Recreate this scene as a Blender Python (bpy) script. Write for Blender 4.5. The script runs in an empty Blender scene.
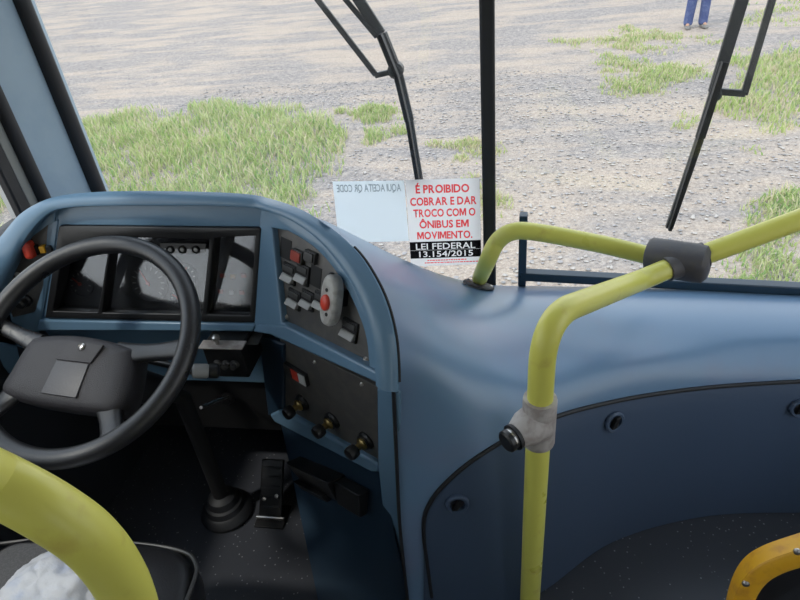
import bpy, bmesh, math, random
from mathutils import Vector, Matrix, noise
from mathutils.bvhtree import BVHTree
random.seed(7)
SC = bpy.context.scene
COL = SC.collection
V = Vector

# ------------------------------------------------------------------ camera
F = 600.0
YAW, PIT, ROLL = math.radians(12), math.radians(33.9), math.radians(-6.43)
CAM = V((0, 0, 1.5))
D = V((-math.sin(YAW) * math.cos(PIT), math.cos(YAW) * math.cos(PIT), -math.sin(PIT)))
r0 = V((math.cos(YAW), math.sin(YAW), 0)); u0 = r0.cross(D)
RX = r0 * math.cos(ROLL) + u0 * math.sin(ROLL)
UP = -r0 * math.sin(ROLL) + u0 * math.cos(ROLL)
cd = bpy.data.cameras.new('camera'); cam = bpy.data.objects.new('camera', cd); COL.objects.link(cam)
cd.sensor_width = 36; cd.lens = 27; cd.clip_start = 0.01
m = Matrix((RX, UP, -D)).transposed().to_4x4(); m.translation = CAM
cam.matrix_world = m
SC.camera = cam

def ray(px, py): return D * F + RX * (px - 400) - UP * (py - 300)
def hit(px, py, n, p0):
    v = ray(px, py); return CAM + v * ((p0 - CAM).dot(n) / v.dot(n))
def aty(px, py, y): return hit(px, py, V((0, 1, 0)), V((0, y, 0)))
def atz(px, py, z): return hit(px, py, V((0, 0, 1)), V((0, 0, z)))
def atx(px, py, x): return hit(px, py, V((1, 0, 0)), V((x, 0, 0)))
def dep(px, py, k): return CAM + ray(px, py) / F * k

class Plane:
    """a plane with its own axes: u along x-ish, v up, n towards the driver"""
    def __init__(s, o, n, udir=None):
        s.o = V(o); s.n = V(n).normalized()
        if s.n.dot(CAM - s.o) < 0: s.n = -s.n
        if udir is None: s.u = V((0, 0, 1)).cross(s.n).normalized()
        else:
            s.u = V(udir); s.u = (s.u - s.n * s.u.dot(s.n)).normalized()
        s.v = s.n.cross(s.u)
    @staticmethod
    def p3(a, b, c): return Plane(a, (b - a).cross(c - a))
    def at(s, px, py, off=0.0): return hit(px, py, s.n, s.o + s.n * off)
    def loc(s, px, py, off=0.0):
        d = s.at(px, py, off) - s.o; return (d.dot(s.u), d.dot(s.v))
    def w(s, a, b, c=0.0): return s.o + s.u * a + s.v * b + s.n * c

# ------------------------------------------------------------------ materials
def mat(name, col, rough=0.5, metal=0.0, spec=0.5, coat=0.0, noise_col=None, nscale=20, nlo=.45, nhi=.6, bump=0.0, bscale=200, rvar=0.0):
    M = bpy.data.materials.new(name); M.use_nodes = True
    nt = M.node_tree; b = nt.nodes['Principled BSDF']
    b.inputs['Base Color'].default_value = (*col, 1); b.inputs['Roughness'].default_value = rough
    b.inputs['Metallic'].default_value = metal; b.inputs['Specular IOR Level'].default_value = spec
    b.inputs['Coat Weight'].default_value = coat; b.inputs['Coat Roughness'].default_value = .12
    tc = nt.nodes.new('ShaderNodeTexCoord')
    geo = nt.nodes.new('ShaderNodeNewGeometry')
    if noise_col is not None:
        n = nt.nodes.new('ShaderNodeTexNoise'); n.inputs['Scale'].default_value = nscale; n.inputs['Detail'].default_value = 5
        nt.links.new(geo.outputs['Position'], n.inputs['Vector'])
        r = nt.nodes.new('ShaderNodeValToRGB'); r.color_ramp.elements[0].position = nlo; r.color_ramp.elements[1].position = nhi
        r.color_ramp.elements[0].color = (*col, 1); r.color_ramp.elements[1].color = (*noise_col, 1)
        nt.links.new(n.outputs['Fac'], r.inputs['Fac']); nt.links.new(r.outputs['Color'], b.inputs['Base Color'])
    if rvar:
        n = nt.nodes.new('ShaderNodeTexNoise'); n.inputs['Scale'].default_value = 9; n.inputs['Detail'].default_value = 4
        nt.links.new(geo.outputs['Position'], n.inputs['Vector'])
        mr = nt.nodes.new('ShaderNodeMapRange'); mr.inputs['From Min'].default_value = .3; mr.inputs['From Max'].default_value = .7
        mr.inputs['To Min'].default_value = rough - rvar; mr.inputs['To Max'].default_value = rough + rvar
        nt.links.new(n.outputs['Fac'], mr.inputs['Value']); nt.links.new(mr.outputs['Result'], b.inputs['Roughness'])
    if bump:
        n = nt.nodes.new('ShaderNodeTexNoise'); n.inputs['Scale'].default_value = bscale; n.inputs['Detail'].default_value = 3
        nt.links.new(geo.outputs['Position'], n.inputs['Vector'])
        bp = nt.nodes.new('ShaderNodeBump'); bp.inputs['Strength'].default_value = bump; bp.inputs['Distance'].default_value = .002
        nt.links.new(n.outputs['Fac'], bp.inputs['Height']); nt.links.new(bp.outputs['Normal'], b.inputs['Normal'])
    return M

BLUE = mat('blue_paint', (.125, .22, .32), .27, spec=.5)
BODYBLUE = mat('blue_fibreglass', (.15, .25, .385), .29, spec=.5, noise_col=(.19, .215, .335), nscale=3, nlo=.48, nhi=.78)
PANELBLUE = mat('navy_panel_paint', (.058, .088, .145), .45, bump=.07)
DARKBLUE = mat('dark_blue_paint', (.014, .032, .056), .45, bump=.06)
FRAMEBLUE = mat('window_frame_paint', (.02, .045, .075), .4)
BLACK = mat('black_plastic', (.012, .012, .013), .38, bump=.08, bscale=500)
BLACKM = mat('matt_black', (.006, .006, .007), .7)
RUBBER = mat('black_rubber', (.013, .014, .017), .6, bump=.1)
WHEEL = mat('wheel_plastic', (.018, .018, .020), .33, spec=.6, bump=.25, bscale=900, rvar=.08)
PAD = mat('hub_pad_vinyl', (.032, .030, .034), .5, bump=.6, bscale=700)
PANELG = mat('switch_panel_grey', (.08, .077, .074), .42, noise_col=(.1, .093, .086), nscale=30, bump=.1, bscale=400)
GREYSW = mat('rocker_grey', (.30, .30, .29), .35)
DKGREY = mat('switch_body', (.05, .05, .05), .4)
CHROME = mat('worn_steel', (.5, .48, .46), .3, metal=1)
BRASS = mat('old_brass', (.42, .31, .13), .35, metal=1)
RED = mat('red_plastic', (.62, .06, .035), .35)
DULLRED = mat('dull_red_lens', (.30, .05, .035), .35)
AMBER = mat('amber_plastic', (.7, .36, .02), .35)
WHITEP = mat('white_plastic', (.6, .6, .58), .4)
REMOTE = mat('grey_remote_plastic', (.44, .44, .42), .4, noise_col=(.33, .32, .3), nscale=50)
YELLOW = mat('yellow_handrail_coat', (.67, .65, .13), .33, spec=.5, noise_col=(.54, .46, .10), nscale=22, nlo=.6, nhi=.78, bump=.1, bscale=60, rvar=.07)
ORANGE = mat('yellow_trim_paint', (.75, .39, .02), .4, noise_col=(.6, .28, .03), nscale=40, nlo=.5, nhi=.7)
CLAMPG = mat('dark_grey_clamp', (.075, .072, .08), .55, noise_col=(.085, .08, .08), nscale=60, bump=.2, bscale=150)
TEEG = mat('weathered_grey_sleeve', (.46, .43, .41), .45, noise_col=(.33, .29, .27), nscale=40, bump=.2, bscale=120)
SEATF = mat('grey_seat_fabric', (.12, .12, .125), .85, noise_col=(.15, .15, .155), nscale=300, bump=.5, bscale=900)
VINYL = mat('black_vinyl', (.012, .012, .014), .33, bump=.2, bscale=300)
CLOTH = mat('white_cloth', (.62, .63, .66), .85, noise_col=(.42, .48, .63), nscale=14, nlo=.5, nhi=.72, bump=.4, bscale=250)
PILLAR = mat('grey_blue_pillar', (.30, .40, .48), .45, noise_col=(.26, .36, .45), nscale=8, bump=.05)
GREYTRIM = mat('grey_seal', (.2, .21, .2), .5)
WALLM = mat('interior_laminate', (.42, .43, .43), .5)
LOWWALL = mat('dark_wall_lining', (.015, .018, .024), .6, bump=.1)
CEILM = mat('ceiling_laminate', (.6, .6, .6), .5)
SKIN = mat('skin', (.42, .24, .16), .5)
JEANS = mat('blue_denim', (.035, .06, .19), .85, noise_col=(.07, .10, .24), nscale=12, bump=.4, bscale=300)
SHIRT = mat('pale_shirt', (.45, .47, .5), .8)
SHOE = mat('worn_grey_shoe', (.16, .15, .14), .7)
HAIR = mat('dark_hair', (.02, .014, .01), .6)
PAINTEXT = mat('outer_white_paint', (.6, .62, .65), .35)

def fleck_floor():
    M = mat('speckled_vinyl_floor', (.045, .048, .058), .33, bump=.15, bscale=350)
    nt = M.node_tree; b = nt.nodes['Principled BSDF']; geo = nt.nodes.new('ShaderNodeNewGeometry')
    vo = nt.nodes.new('ShaderNodeTexVoronoi'); vo.inputs['Scale'].default_value = 62
    nt.links.new(geo.outputs['Position'], vo.inputs['Vector'])
    r = nt.nodes.new('ShaderNodeValToRGB'); e = r.color_ramp.elements
    e[0].position = .10; e[0].color = (.25, .255, .27, 1); e[1].position = .18; e[1].color = (.045, .048, .058, 1)
    n = nt.nodes.new('ShaderNodeTexNoise'); n.inputs['Scale'].default_value = 6
    nt.links.new(geo.outputs['Position'], n.inputs['Vector'])
    mr = nt.nodes.new('ShaderNodeMapRange'); mr.inputs['From Min'].default_value = .3; mr.inputs['From Max'].default_value = .7; mr.inputs['To Min'].default_value = 0; mr.inputs['To Max'].default_value = .05
    nt.links.new(n.outputs['Fac'], mr.inputs['Value'])
    ad = nt.nodes.new('ShaderNodeMath'); ad.operation = 'ADD'
    nt.links.new(vo.outputs['Distance'], ad.inputs[0]); nt.links.new(mr.outputs['Result'], ad.inputs[1])
    nt.links.new(ad.outputs[0], r.inputs['Fac']); nt.links.new(r.outputs['Color'], b.inputs['Base Color'])
    return M
FLOORM = fleck_floor()

def glass_mat(name, tint=(1, 1, 1), refl=.06, dust=.02, dustcol=(.8, .8, .8), rough=.0):
    M = bpy.data.materials.new(name); M.use_nodes = True; nt = M.node_tree; nt.nodes.clear()
    o = nt.nodes.new('ShaderNodeOutputMaterial'); t = nt.nodes.new('ShaderNodeBsdfTransparent'); t.inputs[0].default_value = (*tint, 1)
    g = nt.nodes.new('ShaderNodeBsdfGlossy'); g.inputs['Roughness'].default_value = rough
    lw0 = nt.nodes.new('ShaderNodeLayerWeight'); lw0.inputs['Blend'].default_value = .5
    lw = nt.nodes.new('ShaderNodeMath'); lw.operation = 'POWER'; lw.inputs[1].default_value = 5; nt.links.new(lw0.outputs['Facing'], lw.inputs[0])
    mu = nt.nodes.new('ShaderNodeMath'); mu.operation = 'MULTIPLY_ADD'; mu.inputs[1].default_value = .6; mu.inputs[2].default_value = refl
    nt.links.new(lw.outputs[0], mu.inputs[0])
    mx = nt.nodes.new('ShaderNodeMixShader'); nt.links.new(mu.outputs[0], mx.inputs[0])
    nt.links.new(t.outputs[0], mx.inputs[1]); nt.links.new(g.outputs[0], mx.inputs[2])
    d = nt.nodes.new('ShaderNodeBsdfTranslucent'); d.inputs[0].default_value = (*dustcol, 1)
    mx2 = nt.nodes.new('ShaderNodeMixShader'); mx2.inputs[0].default_value = dust
    nt.links.new(mx.outputs[0], mx2.inputs[1]); nt.links.new(d.outputs[0], mx2.inputs[2]); nt.links.new(mx2.outputs[0], o.inputs[0])
    return M
GLASS = glass_mat('windshield_glass', (.98, .99, .985), .025, .02)
LENS = glass_mat('gauge_lens', (.8, .81, .83), .09, .03, (.6, .65, .7), .06)

def paper(name, col, trans=.1):
    M = bpy.data.materials.new(name); M.use_nodes = True; nt = M.node_tree; nt.nodes.clear()
    o = nt.nodes.new('ShaderNodeOutputMaterial'); d = nt.nodes.new('ShaderNodeBsdfDiffuse'); d.inputs[0].default_value = (*col, 1)
    t = nt.nodes.new('ShaderNodeBsdfTranslucent'); t.inputs[0].default_value = (*col, 1)
    tr = nt.nodes.new('ShaderNodeBsdfTransparent')
    mx = nt.nodes.new('ShaderNodeMixShader'); mx.inputs[0].default_value = .85
    nt.links.new(d.outputs[0], mx.inputs[1]); nt.links.new(t.outputs[0], mx.inputs[2])
    m2 = nt.nodes.new('ShaderNodeMixShader'); m2.inputs[0].default_value = trans
    nt.links.new(mx.outputs[0], m2.inputs[1]); nt.links.new(tr.outputs[0], m2.inputs[2]); nt.links.new(m2.outputs[0], o.inputs[0])
    return M
PAPER = paper('white_notice_film', (.86, .86, .87), .12)
PAPERQ = paper('pale_notice_film', (.80, .86, .90), .22)
INKRED = paper('red_ink', (1.0, .10, .11), 0)
INKBLK = paper('black_ink', (.012, .012, .014), 0)
INKGRY = paper('grey_ink', (.30, .34, .36), 0)

# ------------------------------------------------------------------ object helpers
ORG = {}
def empty(name, loc, label, cat, group=None):
    o = bpy.data.objects.new(name, None); COL.objects.link(o); o.location = loc; o.empty_display_size = .05
    ORG[o.name] = V(loc); o['label'] = label; o['category'] = cat
    if group: o['group'] = group
    return o
def tag(o, label, cat, group=None, kind=None):
    o['label'] = label; o['category'] = cat
    if group: o['group'] = group
    if kind: o['kind'] = kind
    return o

class MB:
    def __init__(s): s.v = []; s.f = []; s.mi = []; s.cur = 0
    def add(s, vs, fs):
        b = len(s.v); s.v += [V(x) for x in vs]; s.f += [[b + i for i in f] for f in fs]; s.mi += [s.cur] * len(fs); return s
    def box(s, lo, hi):
        return s.obox([(x, y, z) for x in (lo[0], hi[0]) for y in (lo[1], hi[1]) for z in (lo[2], hi[2])])
    def obox(s, c):   # corners ordered x-major
        return s.add(c, [(0, 1, 3, 2), (4, 6, 7, 5), (0, 4, 5, 1), (2, 3, 7, 6), (0, 2, 6, 4), (1, 5, 7, 3)])
    def pbox(s, P, a0, a1, b0, b1, c0, c1, skew=0.0):
        return s.obox([P.w(a, b + skew * (a - a0), c) for a in (a0, a1) for b in (b0, b1) for c in (c0, c1)])
    def quadbox(s, P, pxs, c0, c1):   # polygon of pixels on the plane, thickened from c0 to c1
        q = [P.loc(*p, c1) for p in pxs]; n = len(q)
        vs = [P.w(a, b, c0) for a, b in q] + [P.w(a, b, c1) for a, b in q]
        return s.add(vs, [list(range(n))[::-1], list(range(n, 2 * n))] + [[i, (i + 1) % n, n + (i + 1) % n, n + i] for i in range(n)])
    def tube(s, pts, r, seg=16, cap=True, closed=False):
        pts = [V(p) for p in pts]; n = len(pts); rr = r if isinstance(r, (list, tuple)) else [r] * n
        rings = []; up = None
        for i, p in enumerate(pts):
            if closed: t = (pts[(i + 1) % n] - pts[i - 1]).normalized()
            else: t = (pts[min(i + 1, n - 1)] - pts[max(i - 1, 0)]).normalized()
            if up is None:
                up = V((0, 0, 1)) if abs(t.z) < .9 else V((1, 0, 0))
            up = (up - t * up.dot(t)).normalized(); sd = t.cross(up)
            rings.append([p + (up * math.cos(a) + sd * math.sin(a)) * rr[i] for a in [2 * math.pi * k / seg for k in range(seg)]])
        vs = [q for ring in rings for q in ring]; fs = []
        for i in range(n if closed else n - 1):
            j = (i + 1) % n
            for k in range(seg):
                fs.append((i * seg + k, i * seg + (k + 1) % seg, j * seg + (k + 1) % seg, j * seg + k))
        if cap and not closed:
            fs.append(list(range(seg))[::-1]); fs.append([(n - 1) * seg + k for k in range(seg)])
        return s.add(vs, fs)
    def cyl(s, p, d, r, h, seg=20, r2=None):
        p = V(p); d = V(d).normalized(); r2 = r if r2 is None else r2
        b = min(r, r2, h) * .18
        return s.tube([p, p + d * .0001, p + d * (h - b), p + d * h], [r, r, r2, max(r2 - b, 1e-4)], seg)
    def lathe(s, p, d, prof, seg=24):   # prof: (radius, height)
        p = V(p); d = V(d).normalized()
        a = V((0, 0, 1)) if abs(d.z) < .9 else V((1, 0, 0)); a = (a - d * a.dot(d)).normalized(); b = d.cross(a)
        n = len(prof); vs = [p + d * h + (a * math.cos(2 * math.pi * k / seg) + b * math.sin(2 * math.pi * k / seg)) * r for r, h in prof for k in range(seg)]
        fs = [(i * seg + k, i * seg + (k + 1) % seg, (i + 1) * seg + (k + 1) % seg, (i + 1) * seg + k) for i in range(n - 1) for k in range(seg)]
        fs.append(list(range(seg))[::-1]); fs.append([(n - 1) * seg + k for k in range(seg)])
        return s.add(vs, fs)
    def grid(s, rows, close_u=False):
        nr = len(rows); nc = len(rows[0]); vs = [p for r in rows for p in r]; fs = []
        for i in range(nr - 1):
            for j in range(nc if close_u else nc - 1):
                k = (j + 1) % nc
                fs.append((i * nc + j, i * nc + k, (i + 1) * nc + k, (i + 1) * nc + j))
        return s.add(vs, fs)
    def build(s, name, mats, parent=None, smooth=35, bevel=0, seg=2, subsurf=0, recalc=True):
        me = bpy.data.meshes.new(name)
        me.from_pydata([tuple(v) for v in s.v], [], s.f)
        mats = mats if isinstance(mats, (list, tuple)) else [mats]
        for M in mats: me.materials.append(M)
        if len(mats) > 1:
            for p, i in zip(me.polygons, s.mi): p.material_index = i
        if recalc:
            bm = bmesh.new(); bm.from_mesh(me); bmesh.ops.recalc_face_normals(bm, faces=bm.faces[:]); bm.to_mesh(me); bm.free()
        return finish(name, me, parent, smooth, bevel, seg, subsurf)

def finish(name, me, parent=None, smooth=35, bevel=0, seg=2, subsurf=0):
    lo = V((min(v.co.x for v in me.vertices), min(v.co.y for v in me.vertices), min(v.co.z for v in me.vertices)))
    hi = V((max(v.co.x for v in me.vertices), max(v.co.y for v in me.vertices), max(v.co.z for v in me.vertices)))
    c = (lo + hi) / 2
    if parent is None: c.z = lo.z
    me.transform(Matrix.Translation(-c))
    if smooth:
        for p in me.polygons: p.use_smooth = True
        me.set_sharp_from_angle(angle=math.radians(smooth))
    o = bpy.data.objects.new(name, me); COL.objects.link(o)
    ORG[o.name] = c
    if parent is not None:
        o.parent = parent; o.location = c - ORG[parent.name]
    else: o.location = c
    if bevel:
        b = o.modifiers.new('edge', 'BEVEL'); b.width = bevel; b.segments = seg; b.limit_method = 'ANGLE'; b.angle_limit = math.radians(40); b.harden_normals = False
    if subsurf:
        b = o.modifiers.new('round', 'SUBSURF'); b.levels = subsurf; b.render_levels = subsurf
    return o

def fillet(pts, r, n=5):
    out = []; m_ = len(pts)
    for i in range(m_):
        p = V((*pts[i], 0)); a = V((*pts[i - 1], 0)) - p; b = V((*pts[(i + 1) % m_], 0)) - p
        la, lb = a.length, b.length; k = min(r, la * .45, lb * .45)
        A = p + a.normalized() * k; B = p + b.normalized() * k
        if a.angle(b, math.pi) > math.radians(165): out.append((p.x, p.y)); continue
        for j in range(n + 1):
            t = j / n; q = A * (1 - t) ** 2 + p * 2 * t * (1 - t) + B * t * t; out.append((q.x, q.y))
    return out

def plate(name, P, polys, c0, c1, material, parent=None, bev=.002, smooth=35):
    """filled outline(s) in plane coordinates (further ones are holes), from height c0 to c1 with rounded edges"""
    cu = bpy.data.curves.new('t', 'CURVE'); cu.dimensions = '2D'; cu.fill_mode = 'BOTH'
    th = (c1 - c0) / 2; bev = min(bev, th * .9)
    cu.extrude = th - bev; cu.bevel_depth = bev; cu.bevel_resolution = 2; cu.offset = -bev
    for poly in polys:
        sp = cu.splines.new('POLY'); sp.points.add(len(poly) - 1); sp.use_cyclic_u = True
        for q, pt in zip(poly, sp.points): pt.co = (q[0], q[1], 0, 1)
    o = bpy.data.objects.new('t', cu); COL.objects.link(o)
    dg = bpy.context.evaluated_depsgraph_get(); dg.update()
    me = bpy.data.meshes.new_from_object(o.evaluated_get(dg)); me.name = name
    bpy.data.objects.remove(o); bpy.data.curves.remove(cu)
    cm = (c0 + c1) / 2
    for v in me.vertices:
        v.co = P.w(v.co.x, v.co.y, v.co.z + cm)
    me.materials.clear(); me.materials.append(material)
    bm = bmesh.new(); bm.from_mesh(me); bmesh.ops.remove_doubles(bm, verts=bm.verts[:], dist=1e-5); bmesh.ops.recalc_face_normals(bm, faces=bm.faces[:]); bm.to_mesh(me); bm.free()
    return finish(name, me, parent, smooth)

def text_mesh(s, thick=0.0, ext=.02):
    cu = bpy.data.curves.new('t', 'FONT'); cu.body = s; cu.size = 1; cu.offset = thick; cu.extrude = ext; cu.resolution_u = 3
    o = bpy.data.objects.new('t', cu); COL.objects.link(o)
    dg = bpy.context.evaluated_depsgraph_get(); dg.update()
    me = bpy.data.meshes.new_from_object(o.evaluated_get(dg))
    bpy.data.objects.remove(o); bpy.data.curves.remove(cu)
    return me

def catmull(pts, n=8, closed=False):
    pts = [V(p) for p in pts]; out = []; L = len(pts)
    for i in range(L if closed else L - 1):
        if closed: p0, p1, p2, p3 = pts[i - 1], pts[i], pts[(i + 1) % L], pts[(i + 2) % L]
        else: p0, p1, p2, p3 = pts[max(i - 1, 0)], pts[i], pts[i + 1], pts[min(i + 2, L - 1)]
        for k in range(n):
            t = k / n
            out.append(.5 * ((2 * p1) + (p2 - p0) * t + (2 * p0 - 5 * p1 + 4 * p2 - p3) * t * t + (3 * p1 - p0 - 3 * p2 + p3) * t ** 3))
    if not closed: out.append(pts[-1])
    return out
def cat2(pts, n=6): return [(p.x, p.y) for p in catmull([(a, b, 0) for a, b in pts], n)]
def bend(pts, r, n=8):   # polyline with rounded corners
    pts = [V(p) for p in pts]; rr = r if isinstance(r, (list, tuple)) else [r] * len(pts)
    out = [pts[0]]
    for i in range(1, len(pts) - 1):
        p = pts[i]; a = pts[i - 1] - p; b = pts[i + 1] - p; k = min(rr[i], a.length * .48, b.length * .48)
        A = p + a.normalized() * k; B = p + b.normalized() * k
        for j in range(n + 1):
            t = j / n; out.append(A * (1 - t) ** 2 + p * 2 * t * (1 - t) + B * t * t)
    out.append(pts[-1]); return out

def struct(o): o['kind'] = 'structure'; return o

# ================================================================== SETTING: bus shell
XL, XR, YF, YB, ZC = -1.22, 1.16, 1.5, -3.2, 2.05
XM = -.044                                    # windscreen centre post
PWL = Plane((0, 1.5, 0), (0, -1, 0), (1, 0, 0))
SW = .05
PWR = Plane((XM, 1.5, 0), V((-SW, -1, 0)), (1, -SW, 0))
def wy(x): return 1.5 if x < XM else 1.5 - SW * (x - XM)

struct(MB().box((XL, YB, -.06), (XR, 1.5, 0)).build('floor', FLOORM, smooth=0))
struct(MB().box((XL - .06, YB, ZC), (XR + .06, 1.62, ZC + .06)).build('ceiling', CEILM, smooth=0))
# left wall with a driver's window and two windows behind; right wall with the door glass
def side_wall(name, x0, x1, openings, zlo, zhi):
    b = MB(); ys = YB
    for (a, c) in openings:
        b.cur = 0; b.box((x0, ys, zlo), (x1, a, ZC)); b.box((x0, a, zhi), (x1, c, ZC)); b.cur = 1; b.box((x0, ys, -.06), (x1, a, zlo)); ys = c
        b.box((x0, a, -.06), (x1, c, zlo))
    b.cur = 0; b.box((x0, ys, zlo), (x1, 1.5, ZC)); b.cur = 1; b.box((x0, ys, -.06), (x1, 1.5, zlo))
    return struct(b.build(name, [WALLM, LOWWALL], smooth=0))
LO = [(-2.7, -.35), (-.25, 1.236)]
side_wall('wall_left', XL - .04, XL, LO, .9, 1.93)
RO = [(-1.5, -.7), (.15, 1.05)]
side_wall('wall_right', XR, XR + .04, RO, .4, 1.85)
struct(MB().box((XL, YB - .04, -.06), (XR, YB, ZC)).build('wall_rear', WALLM, smooth=0))
# glass
g = MB().box((-1.2, 1.5, .5), (XM, 1.505, 1.82)); struct(g.build('window_1', GLASS, smooth=0))
g = MB(); g.obox([(XM, 1.5, .48), (XM, 1.5, 1.82), (XM, 1.505, .48), (XM, 1.505, 1.82), (XR, wy(XR), .48), (XR, wy(XR), 1.82), (XR, wy(XR) + .005, .48), (XR, wy(XR) + .005, 1.82)])
struct(g.build('window_2', GLASS, smooth=0))
k = 3
for x, O, zl in ((XL - .02, LO, .9), (XR + .015, RO, .4)):
    for (a, c) in O:
        struct(MB().box((x, a, zl), (x + .005, c, 1.93)).build('window_%d' % k, GLASS, smooth=0)); k += 1
# windscreen centre post
b = MB(); b.box((XM - .017, 1.478, .45), (XM + .017, 1.535, 1.84)); struct(b.build('trim_1', RUBBER, bevel=.006))
# left front pillar: rubber gasket, painted face, window seal
def prism(plan, z0, z1):
    n = len(plan); return MB().add([(x, y, z0) for x, y in plan] + [(x, y, z1) for x, y in plan],
        [list(range(n))[::-1], list(range(n, 2 * n))] + [[i, (i + 1) % n, n + (i + 1) % n, n + i] for i in range(n)])
struct(MB().tube([(-1.186, 1.488, z) for z in (.5, .9, 1.3, 1.84)], .024, 14).build('trim_2', RUBBER))
struct(prism([(-1.185, 1.51), (-1.185, 1.485), (-1.212, 1.325), (-1.26, 1.325), (-1.26, 1.56), (-1.2, 1.56)], .4, 1.86).build('trim_3', PILLAR, bevel=.008))
struct(MB().tube([(-1.214, 1.312, z) for z in (.6, .9, 1.3, 1.86)], .02, 12).build('trim_4', RUBBER))
struct(prism([(-1.215, 1.30), (-1.215, 1.262), (-1.25, 1.262), (-1.25, 1.30)], .6, 1.86).build('trim_5', GREYTRIM, bevel=.003))
struct(prism([(-1.212, 1.262), (-1.212, 1.222), (-1.235, 1.222), (-1.235, 1.262)], .6, 1.86).build('trim_6', RUBBER, bevel=.005))
struct(prism([(1.13, wy(1.13) + .01), (1.13, 1.30), (1.2, 1.26), (1.2, wy(1.13) + .06)], .4, 1.86).build('trim_7', PILLAR, bevel=.008))
# dark blue lower frame of the right pane with its short upright
b = MB()
q0, q1 = PWR.loc(519, 275, .01), PWR.loc(860, 294, .01)
zt = [PWR.at(522, 271, .012), PWR.at(860, 291, .012)]
zb = [PWR.at(522, 283, .012), PWR.at(860, 305, .012)]
A0, A1 = PWR.at(521, 271.3, .012), PWR.at(870, 289, .012)
for (P0, P1, h) in ((A0, A1, .026),):
    nn = PWR.n
    b.obox([P + nn * o + V((0, 0, dz)) for P in (P0, P1) for o in (.012, -.02) for dz in (-h, 0)])
u0_, u1_ = PWR.loc(518.5, 260, .012)[0], PWR.loc(526.5, 260, .012)[0]
vb, vt = PWR.loc(522, 285, .012)[1], PWR.loc(522, 215, .012)[1]
b.pbox(PWR, u0_, u1_, vb, vt, -.01, .022)
struct(b.build('trim_8', FRAMEBLUE, bevel=.003))

# ================================================================== DASHBOARD
dash = empty('dashboard', (-.3, 1.2, 0), 'blue moulded fibreglass dashboard with instrument hood, sweeping round the cab under the windscreen', 'dashboard')
t15 = math.radians(15)
PC = Plane(V((-.797, 1.1, .826)), V((0, -math.cos(t15), math.sin(t15))))
YCOL = .82
PW = Plane.p3(PC.at(262, 226), PC.at(255, 320), aty(395, 370, YCOL))          # right wing, turned to the driver
PL = Plane.p3(PC.at(62, 225), PC.at(48, 316), aty(0, 270, 1.075))              # left wing
pA, pB, pD = PW.at(255, 333), PW.at(397, 392), aty(405, 600, YCOL + .015)
PK = Plane.p3(pA, pB, pD); PK.o = PK.o - PK.n * .03                          # lower wing, set back

def facet(px): return PL if px < 55 else (PC if px < 262 else PW)
def S(px, py, off=0.0):
    """console skin: three facets, blended over the creases"""
    for c, a, bb, wdt in ((55, PL, PC, 14), (262, PC, PW, 14)):
        if abs(px - c) < wdt:
            t = (px - c + wdt) / (2 * wdt); t = t * t * (3 - 2 * t)
            return a.at(px, py, off).lerp(bb.at(px, py, off), t)
    return facet(px).at(px, py, off)
def N(px):
    for c, a, bb, wdt in ((55, PL, PC, 22), (262, PC, PW, 22)):
        if abs(px - c) < wdt:
            t = (px - c + wdt) / (2 * wdt); t = t * t * (3 - 2 * t); return a.n.lerp(bb.n, t).normalized()
    return facet(px).n

# ---- hood rim: a rounded band over the console front
inner = [(-40, 372), (-18, 330), (3, 288), (15, 262), (29, 236), (48, 215), (68, 208), (110, 206), (160, 206), (210, 206), (250, 208), (268, 212), (291, 220), (316, 237), (337, 260), (354, 286), (366, 315), (373, 344), (376, 368), (377, 384)]
outer = [(-80, 340), (-52, 300), (-22, 262), (1, 236), (19, 215), (40, 202), (64, 195), (105, 191.5), (158, 191), (210, 192), (246, 194), (266, 197.5), (298, 208), (330, 227), (357, 252), (375, 280), (387, 308), (394, 338), (396.5, 366), (397, 392)]
inn = cat2(inner, 5); out_ = cat2(outer, 5)
NC = len(inn)
sec = []
for (a, b_) in zip(inn, out_):
    na, nb = N(a[0]), N(b_[0]); nn = (na + nb).normalized()
    Pi, Po = S(*a, .024), S(*b_, .008)
    inward = (Pi - Po).normalized(); wd_ = (Pi - Po).length
    bk = V((0, .7, -.71)); w_ = min(max((b_[0] - 300) / 80, 0), 1); bk = (bk * (1 - w_) + (-nb * .8 + inward * .2) * w_).normalized()
    row = [Pi - nn * .036, Pi, Pi.lerp(Po, .06) + nn * .006, Pi.lerp(Po, .3) + nn * .012, Pi.lerp(Po, .6) + nn * .013, Pi.lerp(Po, .85) + nn * .008,
           Po, Po + bk * .01 + inward * .001, Po + bk * (.05 - .035 * w_) + inward * .006, Po + bk * (.14 - .115 * w_) + inward * .02]
    for p in row: p.x = max(p.x, XL + .003)
    sec.append(row)
hb = MB().grid(sec); hb.add(sec[-1], [list(range(len(sec[-1])))]); hb.build('hood_rim', BLUE, dash, smooth=50)
tp = [r_ for r_, b_ in zip(sec, out_) if -30 < b_[0] < 345]
MB().grid([[r_[-1] + V((0, -.012, .004)), r_[-1].lerp(V((min(max(r_[-1].x, XL + .003), -.4), 1.488, .60)), .5) + V((0, 0, -.03)), V((min(max(r_[-1].x, XL + .003), -.4), 1.488, .60))] for r_ in tp]).build('dash_top', BODYBLUE, dash, smooth=60)

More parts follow.
